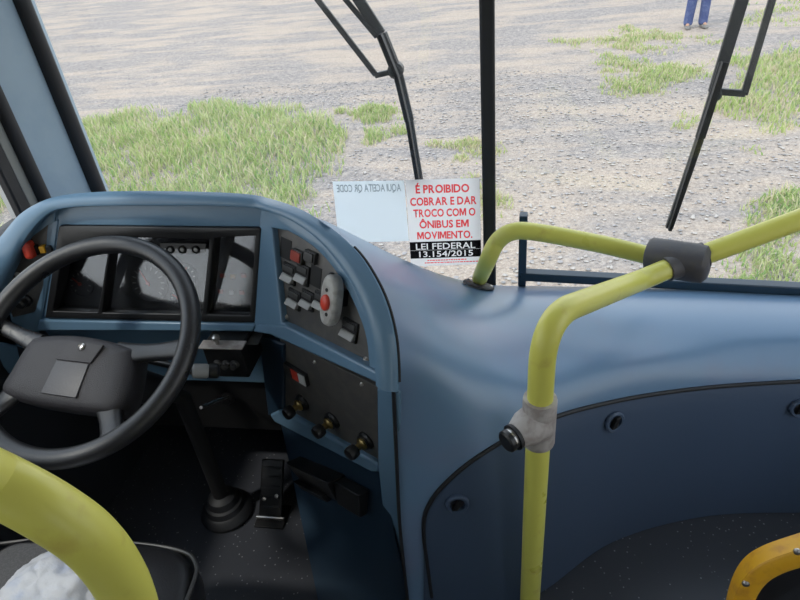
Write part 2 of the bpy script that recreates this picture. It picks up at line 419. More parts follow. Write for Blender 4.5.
# ---- face plates with openings
def fl(P, pts, r=.012): return fillet([P.loc(*p) for p in pts], r)
bez = [(61, 225), (262, 227), (256, 321.5), (47, 317)]
plate('face_plate', PC, [[PC.loc(*p) for p in [(56, 203), (160, 200), (262.5, 204), (253.5, 331.5), (40, 331)]], fl(PC, bez, .006)], -.026, 0, BLUE, dash, .003)
panel = [(273, 228)] + cat2([(289, 231), (312, 245), (331, 264), (347, 288), (359, 313), (367, 338), (370, 366)], 4) + [(283, 322)]
pl_w = [PW.loc(*p) for p in panel]
plate('face_plate', PW, [[PW.loc(*p) for p in [(262, 204), (290, 214), (330, 246), (358, 287), (376, 330), (384, 366), (389, 387), (271, 334), (253, 331.5)]], pl_w], -.026, .004, BLUE, dash, .005)
lpan = [(59, 219), (47, 224), (32, 235), (21, 248), (11, 270), (-14, 325), (36, 313), (54, 256)]
plate('face_plate', PL, [[PL.loc(*p) for p in [(57, 203), (40, 208), (22, 232), (5, 268), (-40, 358), (41, 331)]], fl(PL, lpan, .006)], -.026, 0, BLUE, dash, .003)
# lip that runs along the bottom of the face
b = MB()
for P, pts in ((PC, [(38, 320), (256, 324), (253, 332), (36, 331)]), (PW, [(256, 324), (285, 325.5), (371, 369), (386, 377), (390, 388), (378, 384), (270, 335), (253, 332)])):
    b.quadbox(P, pts, -.02, .011)
b.build('sill', BLUE, dash, bevel=.005, seg=3)

# ---- instrument cluster
clu = MB()
hl = [(66, 247), (110, 249), (100, 311), (55, 310)]
hm = [(114, 236), (211, 239), (203.5, 313), (104, 311.5)]
hr = [(216, 237), (257, 235), (251, 314), (208.5, 313)]
cl = plate('instrument_cluster', PC, [fl(PC, bez, .006), fl(PC, hl, .004), fl(PC, hm, .004), fl(PC, hr, .004)], -.03, .008, BLACK, dash, .003)
b = MB(); q = [PC.loc(*p) for p in bez]
b.pbox(PC, min(a for a, _ in q) + .01, max(a for a, _ in q) - .01, min(c for _, c in q) + .005, max(c for _, c in q) - .004, -.10, -.085)
for side in (0, 1):
    a = min(x for x, _ in q) if side == 0 else max(x for x, _ in q) - .012
    b.pbox(PC, a, a + .012, min(c for _, c in q), max(c for _, c in q) - .002, -.1, -.02)
b.pbox(PC, min(a for a, _ in q), max(a for a, _ in q), min(c for _, c in q), min(c for _, c in q) + .006, -.1, -.02)
b.pbox(PC, min(a for a, _ in q), max(a for a, _ in q), max(c for _, c in q) - .008, max(c for _, c in q) - .002, -.1, -.02)
b.build('housing', BLACKM, cl, smooth=0)
DIAL = mat('dial_grey', (.05, .052, .056), .5)
MARK = mat('dial_markings', (.42, .42, .4), .5)
for nm, h in (('left', hl), ('mid', hm), ('right', hr)):
    b = MB(); b.quadbox(PC, [(h[0][0], h[0][1] - 4), (h[1][0] + 2, h[1][1] - 4), (h[2][0] + 2, h[2][1] + 4), (h[3][0], h[3][1] + 4)], -.062, -.055); b.build('dial_plate', DIAL, cl, smooth=0)
    b = MB(); q4 = [PC.loc(*p, -.03) for p in ((h[0][0] - 1, h[0][1] - 3), (h[1][0] + 2, h[1][1] - 3), (h[2][0] + 2, h[2][1] + 2), (h[3][0] - 1, h[3][1] + 2))]
    q4 = [PC.w(*q_, c_) for q_, c_ in zip(q4, (-.047, -.047, -.008, -.008))]
    b.add(q4 + [p - PC.n * .002 for p in q4], [(0, 1, 2, 3), (7, 6, 5, 4), (0, 4, 5, 1), (1, 5, 6, 2), (2, 6, 7, 3), (3, 7, 4, 0)]); b.build('lens', LENS, cl, smooth=0)
# visor strip over the dials, with its row of little lamps
b = MB(); b.quadbox(PC, [(66, 231), (110, 231), (110, 246), (64, 246)], -.028, .002); b.build('visor_strip', DKGREY, cl, bevel=.002)
b = MB(); b.quadbox(PC, [(160, 243), (206, 243.5), (205, 256), (159, 255.5)], -.054, -.04); b.build('lamp_strip', DKGREY, cl, bevel=.001)
for cx in (170.5, 182.5, 196):
    b = MB(); b.lathe(PC.at(cx, 249.5, -.04), PC.n, [(.010, 0), (.010, .004), (.008, .006), (.005, .003), (.001, .003)], 16); b.build('warning_lamp', [BLACK], cl)
    b = MB(); b.lathe(PC.at(cx, 249.5, -.036), PC.n, [(.005, 0), (.005, .003), (.001, .004)], 12); b.build('lamp_cap', [GREYSW], cl)
def gauge(cx, cy, r, parent, nt_=12, ang=2.2):
    o = PC.loc(cx, cy, -.05); b = MB(); b.cur = 0
    b.lathe(PC.w(*o, -.055), PC.n, [(r, 0), (r, .006), (r * .9, .007), (r * .88, .003), (.001, .003)], 32)
    b.cur = 1
    for i in range(nt_):
        a = math.radians(225 - 270 * i / (nt_ - 1)); ca, sa = math.cos(a), math.sin(a)
        p = [(r * .66 * ca - .0012 * -sa, r * .66 * sa - .0012 * ca), (r * .82 * ca, r * .82 * sa)]
        w_ = .0013
        c = []
        for rr in (.64, .82):
            for s_ in (-1, 1):
                for h in (-.0525, -.0508): c.append(PC.w(o[0] + r * rr * ca - s_ * w_ * sa, o[1] + r * rr * sa + s_ * w_ * ca, h))
        b.obox(c)
    g = b.build('gauge', [DIAL, MARK], parent)
    b = MB(); ca, sa = math.cos(ang), math.sin(ang); c = []
    for rr in (-.15, .7):
        for s_ in (-1, 1):
            for h in (-.0495, -.048): c.append(PC.w(o[0] + r * rr * ca - s_ * .0016 * sa, o[1] + r * rr * sa + s_ * .0016 * ca, h))
    b.obox(c); b.lathe(PC.w(*o, -.052), PC.n, [(.004, 0), (.004, .006), (.001, .007)], 12)
    b.build('needle', RED, parent)
gauge(148, 283, .052, cl, 13, 2.0); gauge(185, 275, .030, cl, 9, 1.2); gauge(179, 298, .026, cl, 7, 2.6)
gauge(80, 284, .035, cl, 9, 2.4)
for i, (cx, cy, mm) in enumerate([(222, 276, DULLRED), (232, 277, AMBER), (243, 276, DULLRED), (220, 292, DULLRED), (231, 293, WHITEP), (241, 293, DULLRED), (218, 306, DKGREY), (229, 307, DKGREY), (239, 307, DKGREY)]):
    b = MB(); o = PC.loc(cx, cy, -.05); b.pbox(PC, o[0] - .006, o[0] + .006, o[1] - .005, o[1] + .005, -.056, -.052); b.build('warning_light', mm, cl, smooth=0)

# ---- right switch panel
sw = plate('switch_panel', PW, [pl_w], -.024, -.012, PANELG, dash, .0005)
SP = -.012
def wq(P, x0, y0, x1, y1, c):   # local rectangle of a pixel box
    a = P.loc(x0, (y0 + y1) / 2, c); d = P.loc(x1, (y0 + y1) / 2, c); t = P.loc((x0 + x1) / 2, y0, c); u = P.loc((x0 + x1) / 2, y1, c)
    return a[0], d[0], u[1], t[1]
def slot(x0, y0, x1, y1):
    a0, a1, b0, b1 = wq(PW, x0, y0, x1, y1, SP)
    MB().pbox(PW, a0, a1, b0, b1, SP - .002, SP + .0012).build('blank_slot', BLACKM, sw, smooth=0)
slot(280.5, 238.5, 291.5, 259); slot(310.5, 266, 321.5, 287)
def indicator(x0, y0, x1, y1, mm):
    a0, a1, b0, b1 = wq(PW, x0, y0, x1, y1, SP + .006)
    b = MB(); b.cur = 0; b.pbox(PW, a0, a1, b0, b1, SP - .002, SP + .010); b.cur = 1
    b.pbox(PW, a0 + .003, a1 - .003, b0 + .004, b1 - .002, SP + .009, SP + .014); b.build('indicator_lamp', [DKGREY, mm], sw, bevel=.0015)
indicator(292, 250, 303, 263, DULLRED); indicator(305, 251, 316, 263, DKGREY)
def rocker(x0, y0, x1, y1, tall=True):
    a0, a1, b0, b1 = wq(PW, x0, y0, x1, y1, SP + .006)
    MBs = MB(); MBs.cur = 0; MBs.pbox(PW, a0, a1, b0, b1, SP - .002, SP + .006); MBs.cur = 1
    MBs.pbox(PW, a0 + .004, a1 - .004, b0 + (b1 - b0) * .62, b1 - .004, SP + .005, SP + .009)
    w_ = MBs.build('rocker_switch', [BLACK, DKGREY], sw, bevel=.0012)
    h = b1 - b0; b = MB()
    zlo, zmid = b0 + h * .14, b0 + h * .46
    b.obox([PW.w(a, bb, c) for a in (a0 + .002, a1 - .002) for bb, cs in ((zlo, (.004, .017)), (zmid, (.004, .009))) for c in (SP + cs[0], SP + cs[1])])
    b.build('rocker_key', GREYSW, w_, bevel=.002)
for r_ in [(282, 264, 294.5, 284), (295.5, 264.5, 308, 285), (287, 290, 299.5, 309), (300.5, 291, 313, 310), (313.5, 292, 325, 311), (341, 320, 356.5, 341)]: rocker(*r_)
def screw(P, x, y, c, par, r=.0055, mm=CHROME, nm='screw'):
    b = MB(); p = P.at(x, y, c); b.lathe(p - P.n * .002, P.n, [(r * 1.3, 0), (r * 1.3, .003), (r, .0045), (r * .7, .007), (.001, .0075)], 14); b.build(nm, mm, par)
for x, y in ((276, 231), (286.5, 317), (366, 360)): screw(PW, x, y, SP, sw)

# ---- grey box with a red push button on the switch panel
rb = empty('push_button_box', PW.at(330, 300, SP), 'grey handheld push button box with a red button, stuck on the right switch panel', 'button box')
c = PW.loc(329.5, 300.5, SP + .035); rows = []
MB().pbox(PW, c[0] + .003, c[0] + .015, c[1] - .012, c[1] + .022, SP + .0005, SP + .021).build('mounting_pad', BLACK, rb, smooth=0)
hw, hh, th = .0235, .053, .022
for z, kx in ((0, .93), (.004, 1), (th * .7, 1), (th * .92, .9), (th, .72)):
    rg = []
    for i in range(36):
        a = 2 * math.pi * i / 36; ca, sa = math.cos(a), math.sin(a)
        ex = 2 / 2.6
        rg.append(PW.w(c[0] + hw * kx * math.copysign(abs(ca) ** ex, ca), c[1] + (hh - hw * (1 - kx)) * math.copysign(abs(sa) ** ex, sa), SP + .020 + z))
    rows.append(rg)
b = MB(); b.grid(rows, True); b.add(rows[-1], [list(range(36))]); b.add(rows[0], [list(range(36))[::-1]])
b.build('casing', REMOTE, rb, smooth=50)
th += .020; rc = PW.loc(326, 302.5, SP + th)
b = MB(); rows = []
for z, k_ in ((-.003, 1), (.004, 1), (.006, .9), (.0075, .5), (.008, .01)):
    rows.append([PW.w(rc[0] + .0115 * k_ * math.cos(2 * math.pi * i / 28), rc[1] + .0165 * k_ * math.sin(2 * math.pi * i / 28), SP + th + z) for i in range(28)])
b.grid(rows, True); b.build('red_button', RED, rb, smooth=60)['label'] = 'red oval button'
for x, y in ((327, 290), (326.5, 314.5)):
    o_ = PW.at(x, y, SP + th - .0005); MB().lathe(o_ - PW.n * .003, PW.n, [(.004, 0), (.004, .0042), (.001, .0044)], 12).build('indicator_hole', BLACKM, rb)
MB().lathe(PW.at(331, 281, SP + .03), PW.v, [(.005, -.004), (.005, .006), (.007, .008), (.007, .014), (.004, .017), (.001, .0175)], 14).build('loop_knob', BLACK, rb)

# ---- left switch panel
lp = plate('switch_panel', PL, [fl(PL, lpan, .006)], -.024, -.008, PANELG, dash, .0005)
def pcyl(P, x, y, c, r, h, mm, nm, par): return MB().cyl(P.at(x, y, c) - P.n * .001, P.n, r, h).build(nm, mm, par)
a = PL.loc(29, 250, .01); MB().pbox(PL, a[0] - .012, a[0] + .010, a[1] - .021, a[1] + .021, -.009, .022).build('red_knob', RED, lp, bevel=.008, seg=4)
a = PL.loc(43.5, 249, 0); MB().pbox(PL, a[0] - .007, a[0] + .007, a[1] - .009, a[1] + .009, -.009, .008).build('amber_rocker', AMBER, lp, bevel=.002)
a = PL.loc(50.5, 250, 0); MB().pbox(PL, a[0] - .008, a[0] + .006, a[1] - .012, a[1] + .012, -.009, .006).build('rocker_switch', BLACK, lp, bevel=.002)
a = PL.loc(36, 250, 0); MB().pbox(PL, a[0] - .006, a[0] + .005, a[1] - .012, a[1] + .012, -.009, .004).build('rocker_switch', BLACK, lp, bevel=.002)
screw(PL, 18, 275, -.008, lp, .006, WHITEP); screw(PL, 47, 222, -.008, lp, .004)
k_ = MB(); k_.lathe(PL.at(26, 300, -.008), PL.n, [(.016, 0), (.016, .008), (.011, .012), (.011, .03), (.008, .034), (.001, .035)], 18); k_.build('rotary_knob', BLACK, lp)

# ---- lower wing: post, knob panel, ridge, kick panel, column edge
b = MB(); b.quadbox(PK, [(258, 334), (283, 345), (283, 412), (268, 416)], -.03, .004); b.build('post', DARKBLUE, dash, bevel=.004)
kp = MB().quadbox(PK, [(280, 338), (380, 388), (378, 466), (280, 410)], -.02, -.004).build('knob_panel', PANELG, dash, bevel=.001)
b = MB(); b.quadbox(PK, [(269, 415), (280, 410), (378, 465), (378, 473), (372, 473), (275, 423)], -.03, .010); b.build('ridge', BLUE, dash, bevel=.007, seg=3)
kTL, kTR, kBR, kBL = PK.at(281, 424, -.002), PK.at(382, 470, -.002), aty(410, 612, .818), aty(320, 607, .792)
kBR.z = kBL.z = .001
b = MB(); rows = []
for i in range(9):
    L_, R_ = kTL.lerp(kBL, i / 8), kTR.lerp(kBR, i / 8)
    rows.append([L_ + V((-.03, .34, 0)), L_ + V((-.004, .02, 0)), L_ + V((-.001, .004, 0))] + [L_.lerp(R_, k2 / 6) + V((0, -.002 if k2 else 0, 0)) for k2 in range(7)])
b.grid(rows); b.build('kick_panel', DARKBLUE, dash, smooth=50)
PKK = Plane.p3(kTL, kTR, (kBL + kBR) / 2)
b = MB(); b.quadbox(PK, [(376, 388), (397.5, 393), (399, 430), (402, 520), (411, 650), (398, 650), (383, 520), (377, 465)], -.004, .012); b.build('column_edge', BLUE, dash, bevel=.006, seg=3)
for x, y in ((303, 402), (333, 420), (366.5, 440)):
    o = PK.at(x, y, -.004)
    kb = MB().lathe(o - PK.n * .002, PK.n, [(.023, 0), (.023, .006), (.019, .010), (.019, .014), (.012, .016), (.001, .016)], 22).build('valve_knob', BLACK, kp)
    MB().lathe(o + PK.n * .012, PK.n, [(.015, 0), (.015, .005), (.011, .009), (.0085, .010), (.0085, .022), (.001, .022)], 20).build('collar', BRASS, kb)
    MB().lathe(o + PK.n * .03, PK.n, [(.007, 0), (.010, .003), (.0155, .006), (.0165, .012), (.0165, .022), (.014, .027), (.001, .029)], 20).build('grip', BLACK, kb)
a0, a1, b0, b1 = wq(PK, 288, 369, 306, 379, 0)
il = MB().pbox(PK, a0, a1, b0, b1, -.005, .006).build('indicator_lamp', BLACK, kp, bevel=.001)
wd = (a1 - a0) / 3
for i, mm in enumerate((DKGREY, RED, WHITEP)):
    MB().pbox(PK, a0 + wd * i + .002, a0 + wd * (i + 1) - .001, b0 + .004, b1 - .004, .005, .008).build('lamp_lens', mm, il, smooth=0)
for x, y in ((284, 350), (315, 362), (362, 384)): screw(PK, x, y, -.004, kp, .004)
screw(PK, 388, 383, .034, dash, .005)
# black bracket on the kick panel
def wedge(pts, c0, c1a, c1b):
    b = MB(); q = [PKK.loc(*p, .01) for p in pts]
    b.obox([PKK.w(*q[0], c0), PKK.w(*q[0], c1a), PKK.w(*q[3], c0), PKK.w(*q[3], c1b), PKK.w(*q[1], c0), PKK.w(*q[1], c1a), PKK.w(*q[2], c0), PKK.w(*q[2], c1b)]); return b
br = wedge([(299, 456), (342, 476), (340, 500), (304, 480)], 0, .055, .02).build('black_bracket', BLACK, dash, bevel=.003)
wedge([(302, 477), (331, 492), (330, 501), (306, 489)], 0, .04, .02).build('tray_lip', BLACK, br, bevel=.002)
wedge([(340, 477), (366, 491), (364, 516), (341, 502)], 0, .035, .022).build('ashtray', BLACK, dash, bevel=.003)

# ---- under the cluster: lower panel, box, key lever; bulkhead closes the nose
PU = Plane(V((-.8, 1.13, .6)), V((0, -1, -.12)))
b = MB(); b.add([PU.w(-.44, .09, 0), PU.w(.30, .09, 0), PU.w(.30, -.17, 0), PU.w(-.44, -.17, 0), PU.w(-.44, .09, -.02), PU.w(.30, .09, -.02), PU.w(.30, -.17, -.02), PU.w(-.44, -.17, -.02)],
      [(0, 1, 2, 3), (7, 6, 5, 4), (0, 4, 5, 1), (1, 5, 6, 2), (2, 6, 7, 3), (3, 7, 4, 0)]); lowp = b.build('lower_panel', BLUE, dash, bevel=.004)
b = MB(); b.pbox(PU, -.44, .30, -.40, -.165, -.03, -.012); b.build('footwell_shade_panel', BLACKM, dash, bevel=.003)  # added black sheet: blocks light and stands in for the deep footwell shadow
b = MB(); b.add([(XL, 1.44, 0), (.2, 1.44, 0), (.2, 1.44, .48), (XL, 1.44, .48), (XL, 1.47, 0), (.2, 1.47, 0), (.2, 1.47, .48), (XL, 1.47, .48)], [(0, 1, 2, 3), (7, 6, 5, 4), (3, 2, 6, 7)]); b.box((XL, 1.452, .44), (-.5, 1.492, .64))
tz = [(-.52, .69), (-.36, .645), (-.19, .575), (-.04, .515), (.3, .49), (XR - .01, .475)]
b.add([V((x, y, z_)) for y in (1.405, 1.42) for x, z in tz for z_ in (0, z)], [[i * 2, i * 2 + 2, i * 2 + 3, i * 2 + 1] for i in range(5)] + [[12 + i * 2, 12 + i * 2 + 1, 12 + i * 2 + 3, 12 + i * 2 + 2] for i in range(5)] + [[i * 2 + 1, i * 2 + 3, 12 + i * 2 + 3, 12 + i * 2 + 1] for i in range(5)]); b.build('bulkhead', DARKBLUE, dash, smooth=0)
b = MB(); bx0, bx1 = aty(206, 360, 1.0).x, aty(244, 360, 1.0).x; bz1, bz0 = aty(222, 347.5, 1.0).z, aty(222, 377, 1.0).z
cb = MB().box((bx0, 1.0, bz0), (bx1, 1.13, bz1)).build('control_box', BLACK, dash, bevel=.003)
MB().box((bx0 - .004, .992, bz1), (bx1 + .008, 1.022, bz1 + .004)).build('lid', TEEG, cb, bevel=.001)
MB().lathe((bx0 + (bx1 - bx0) * .4, 1.008, bz1 + .003), (0, 0, 1), [(.005, 0), (.005, .012), (.009, .015), (.009, .022), (.005, .026), (.001, .027)], 14).build('toggle', CHROME, cb)
MB().box((bx1 - .002, 1.03, bz1 - .016), (bx1 + .03, 1.12, bz1 - .012)).build('bracket', DKGREY, cb, bevel=.001)
for i, fx in enumerate((.3, .52, .74)):
    MB().lathe((bx0 + (bx1 - bx0) * fx, .999, (bz0 + bz1) / 2 - .002), (0, -1, 0), [(.011, 0), (.011, .004), (.007, .007), (.007, .016), (.001, .017)], 14).build('push_button', DKGREY, cb)
p0, p1 = aty(227, 397, 1.12), aty(200, 407, 1.0)
ig = MB().lathe(PU.at(228, 397), PU.n, [(.020, 0), (.020, .008), (.013, .012), (.013, .02), (.001, .021)], 18).build('key_lever', BLACK, dash)
MB().tube([PU.at(228, 397, .018), dep(218, 400, 1.45), dep(201, 407.5, 1.36)], [.0035, .0035, .004], 10).build('lever', CHROME, ig)

# ---- sweeping body: a loft of hand set profiles from the console edge to the door side
WS = lambda x, y: (PWL if x < 487 else PWR).at(x, y, .012)
cols = []
c0 = [WS(330, 223)] + [PW.at(x, y, -.006) for x, y in ((318, 219), (341, 236), (364, 262), (381, 294), (391, 330), (395, 366))] + [aty(396, 400, YCOL + .015), aty(399, 470, YCOL + .01), aty(402, 530, YCOL), V((-.235, YCOL - .015, 0))]
cols.append(c0)
def colm(W, *pts): return [W] + list(pts)
cols.append([WS(425, 269), aty(425, 273, 1.38), aty(430, 283, 1.25), aty(436, 297, 1.13), aty(442, 318, 1.025), aty(446, 345, .945), aty(448, 376, .888), aty(449, 415, .856), aty(449, 470, .838), aty(449, 530, .824), V((-.13, .805, 0))])
cols.append([WS(485, 284), aty(485, 288, 1.42), aty(486, 298, 1.31), aty(488, 313, 1.20), aty(490, 334, 1.09), aty(492, 360, 1.0), aty(494, 390, .935), aty(496, 425, .893), aty(497, 470, .866), aty(498, 530, .845), V((-.005, .825, 0))])
cols.append([WS(540, 286), atz(540, 295, .59), atz(540, 307, .602), atz(540, 322, .610), atz(540, 340, .614), atz(540, 361, .602), aty(540, 386, .97), aty(540, 418, .925), aty(540, 465, .897), aty(540, 525, .885), V((.10, .878, 0))])
cols.append([WS(610, 287), atz(610, 297, .565), atz(610, 309, .583), atz(610, 324, .585), atz(610, 341, .578), aty(610, 360, 1.085), aty(610, 380, 1.058), aty(610, 402, 1.043), aty(610, 440, 1.03), aty(610, 490, 1.03), V((.285, 1.032, 0))])
cols.append([WS(700, 289), atz(700, 300, .552), atz(700, 312, .562), atz(700, 326, .560), atz(700, 341, .550), aty(700, 355, 1.185), aty(700, 370, 1.158), aty(700, 386, 1.142), aty(700, 420, 1.13), aty(700, 465, 1.128), V((.535, 1.132, 0))])
cols.append([WS(800, 294), atz(800, 305, .545), atz(800, 316, .553), atz(800, 329, .550), atz(800, 342, .540), aty(800, 355, 1.215), aty(800, 368, 1.19), aty(800, 381, 1.176), aty(800, 415, 1.167), aty(800, 460, 1.165), V((.80, 1.167, 0))])
last = cols[-1]
cols.append([V((XR, wy(XR) - .012, last[0].z))] + [V((XR, p.y + .01, p.z)) for p in last[1:]])
R1 = [catmull(c, 6) for c in cols]
nr = len(R1[0]); rows = []
for i in range(nr):
    rows.append(catmull([c[i] for c in R1], 8))
nR, nC_ = len(rows), len(rows[0])
for it in range(60):      # even out the skin
    new = [r_[:] for r_ in rows]
    for i in range(1, nR - 1):
        for j in range(1, nC_ - 1):
            new[i][j] = rows[i][j] * .5 + (rows[i - 1][j] + rows[i + 1][j] + rows[i][j - 1] + rows[i][j + 1]) * .125
    rows = new
bd = MB(); bd.grid(rows)
rs = [r_[7] for r_, b_ in zip(sec, out_) if b_[0] > 352 and b_[1] < 386]
MB().tube(rs, .0036, 8).build('console_seam', RUBBER, dash)
sg = [p + PW.n * .006 for p in R1[0][12:]]
MB().tube(sg, .0042, 8).build('console_seam', RUBBER, dash)
body_bvh = BVHTree.FromPolygons([tuple(v) for v in bd.v], bd.f)
bd.build('dash_body', BODYBLUE, dash, smooth=60)
def on_body(px, py):
    loc, nor, idx, dist = body_bvh.ray_cast(CAM, ray(px, py).normalized())
    if loc is None: return None, None
    if nor.dot(CAM - loc) < 0: nor = -nor
    return loc, nor

# ---- bolted access panel on the low wall
seam = cat2([(432, 596), (427, 560), (424, 535), (425, 515), (432, 499), (446, 482), (472, 460), (515, 434), (560, 415), (610, 402), (660, 393), (720, 386), (800, 381), (850, 379)], 6)
rowsp = []
for (x, y) in seam:
    lo, hi = y, 760.0       # find where the wall meets the floor below this point of the seam
    L, n_ = on_body(x, y)
    if L is None: continue
    for it in range(24):
        md = (lo + hi) / 2; L, n_ = on_body(x, md)
        if L is not None and L.z > .003: lo = md
        else: hi = md
    rr = [on_body(x, y + (lo - y) * t / 14) for t in range(15)]
    if all(L is not None for L, n_ in rr): rowsp.append(rr)
pan = MB(); G = []
for r_ in rowsp:
    G.append([r_[0][0] - r_[0][1] * .004] + [L + n_ * (.002 if i == 0 else .004) for i, (L, n_) in enumerate(r_)])
first = G[0]
pan.grid(G)
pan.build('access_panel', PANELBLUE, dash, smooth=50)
gro = MB(); pts = [on_body(x, y) for x, y in seam]; gro.tube([L + n_ * .002 for L, n_ in pts if L is not None], .0052, 8); gro.build('seam_gasket', RUBBER, dash)
for (x, y) in ((457, 501), (612, 420), (799, 406)):
    L, n_ = on_body(x, y); L = L + n_ * .005
    f_ = MB().lathe(L, n_, [(.026, 0), (.026, .006), (.023, .009), (.018, .008), (.016, .0005), (.001, .0005)], 24).build('twist_fastener', PANELBLUE, dash)
    P = Plane(L, n_); b = MB(); P2 = P
    b.obox([L + P.u * a * .006 + (P.v * .8 + P.u * .45).normalized() * bb * .014 + n_ * c for a in (-1, 1) for bb in (-1, 1) for c in (.001, .012)])
    b.lathe(L, n_, [(.0155, 0), (.0155, .0012), (.001, .0013)], 20)
    b.build('twist_wing', BLACK, f_, bevel=.003)

# ================================================================== NOTICES ON THE GLASS
def film(name, px, off, label, mm):
    o = MB().quadbox(PWL, px, off - .0004, off).build(name, mm, smooth=0); tag(o, label, 'notice'); return o
def bil(qd, s, t, off):
    q = [PWL.loc(*p, off) for p in qd]   # TL TR BR BL
    a = V(q[0]).lerp(V(q[1]), s); b_ = V(q[3]).lerp(V(q[2]), s); c = a.lerp(b_, t); return PWL.w(c[0], c[1], off)
def lettering(s, qd, s0, t0, s1, t1, mm, parent, off, mirror=False, thick=.03):
    if thick <= .02: me = text_mesh(s, 0, 0)
    else:      # heavy face set letter by letter; the M is drawn by hand
        bm = bmesh.new(); pen = 0.0
        for ch in s:
            if ch == ' ': pen += .26; continue
            if ch == 'M':
                m2 = bpy.data.meshes.new('t'); m2.from_pydata([(x, y, 0) for x, y in ((0, 0), (0, .7), (.23, .7), (.40, .30), (.57, .7), (.80, .7), (.80, 0), (.63, 0), (.63, .44), (.46, .04), (.34, .04), (.17, .44), (.17, 0))], [], [list(range(13))])
            else: m2 = text_mesh(ch, .012 if mirror else .03, 0)
            x0 = min(v.co.x for v in m2.vertices); x1 = max(v.co.x for v in m2.vertices)
            m2.transform(Matrix.Translation((pen - x0, 0, 0))); pen += x1 - x0 + .05; bm.from_mesh(m2)
        me = bpy.data.meshes.new('lettering'); bm.to_mesh(me); bm.free()
    xs = [v.co.x for v in me.vertices]; ys = [v.co.y for v in me.vertices]
    x0, x1, = min(xs), max(xs)
    yy0, yy1 = 0, .70                       # cap height of the built-in face
    for v in me.vertices:
        sx = (v.co.x - x0) / (x1 - x0); sy = (v.co.y - yy0) / (yy1 - yy0)
        if mirror: sx = 1 - sx
        w_ = bil(qd, s0 + (s1 - s0) * sx, t1 + (t0 - t1) * sy, off)
        v.co = w_ + PWL.n * (v.co.z * .02)
    me.materials.clear(); me.materials.append(mm)
    return finish('lettering', me, parent, 0)
NQ = [(405.5, 180), (479.5, 178), (481.5, 264), (411, 266.5)]
n1 = film('prohibition_notice', NQ, .003, 'white notice with red capitals and black band, on the windscreen by its centre post', PAPER)
for s_, s0, t0, s1, t1 in (('É PROIBIDO', .13, .06, .86, .145), ('COBRAR E DAR', .045, .195, .955, .28), ('TROCO COM O', .08, .325, .935, .41), ('ÔNIBUS EM', .155, .455, .84, .54), ('MOVIMENTO.', .115, .585, .885, .67)):
    lettering(s_, NQ, s0, t0, s1, t1, INKRED, n1, .0036)
def knock(s, t0, t1, ls0, ls1, lt0, lt1):
    '''a strip of the black band with the letters left clear, so that the film behind shows through them'''
    cu = bpy.data.curves.new('t', 'FONT'); cu.body = s; cu.size = 1; cu.resolution_u = 3
    o = bpy.data.objects.new('t', cu); COL.objects.link(o); dg = bpy.context.evaluated_depsgraph_get(); dg.update()
    src = o.evaluated_get(dg).to_curve(dg, apply_modifiers=False)
    c2 = bpy.data.curves.new('t', 'CURVE')
    for sp in src.splines:
        n_ = c2.splines.new('BEZIER'); n_.bezier_points.add(len(sp.bezier_points) - 1); n_.use_cyclic_u = True
        for p, q_ in zip(n_.bezier_points, sp.bezier_points):
            p.co = q_.co; p.handle_left_type = p.handle_right_type = 'FREE'; p.handle_left = q_.handle_left; p.handle_right = q_.handle_right
    bpy.data.objects.remove(o)
    xs = [p.co.x for sp in c2.splines for p in sp.bezier_points]; x0, x1 = min(xs), max(xs)
    kx = (ls1 - ls0) / (x1 - x0); X0, X1 = x0 - ls0 / kx, x1 + (1 - ls1) / kx
    ky = (lt1 - lt0) / .70; Y1, Y0 = .70 + (lt0 - t0) / ky, -(t1 - lt1) / ky
    c2.dimensions = '2D'; c2.fill_mode = 'BOTH'; c2.extrude = 0; c2.bevel_depth = 0; c2.offset = -.012; c2.resolution_u = 3
    sp = c2.splines.new('POLY'); sp.points.add(3); sp.use_cyclic_u = True
    for p, q_ in zip(sp.points, ((X0, Y0), (X1, Y0), (X1, Y1), (X0, Y1))): p.co = (*q_, 0, 1)
    o = bpy.data.objects.new('t', c2); COL.objects.link(o); dg = bpy.context.evaluated_depsgraph_get(); dg.update()
    me = bpy.data.meshes.new_from_object(o.evaluated_get(dg)); bpy.data.objects.remove(o)
    for v in me.vertices:
        sx = min(max((v.co.x - X0) / (X1 - X0), 0), 1); sy = min(max((v.co.y - Y0) / (Y1 - Y0), 0), 1)
        v.co = bil(NQ, sx, t1 + (t0 - t1) * sy, .0036)
    me.materials.clear(); me.materials.append(INKBLK)
    return finish('black_band', me, n1, 0)
knock('LEI FEDERAL', .70, .805, .09, .92, .722, .795)
knock('13.154/2015', .805, .905, .13, .885, .818, .888)
b = MB()
for (t_, s0, s1) in ((.932, .24, .80), (.962, .2, .98)):
    s_ = s0
    while s_ < s1:
        w_ = .02 + .03 * random.random(); e = min(s_ + w_, s1)
        b.add([bil(NQ, a, c, .0036) for a, c in ((s_, t_ - .006), (e, t_ - .006), (e, t_ + .006), (s_, t_ + .006))], [(0, 1, 2, 3)]); s_ = e + .008
b.build('fine_print', INKRED, n1, smooth=0, recalc=False)
QQ = [(332.5, 181.5), (404, 180.5), (409, 241), (339, 243)]
n2 = film('payment_notice', QQ, .002, 'pale notice with mirrored grey heading, on the windscreen beside the red lettered notice', PAPERQ)
lettering('AQUI ACEITA QR CODE', QQ, .05, .05, .95, .165, INKGRY, n2, .0026, mirror=True, thick=.03)

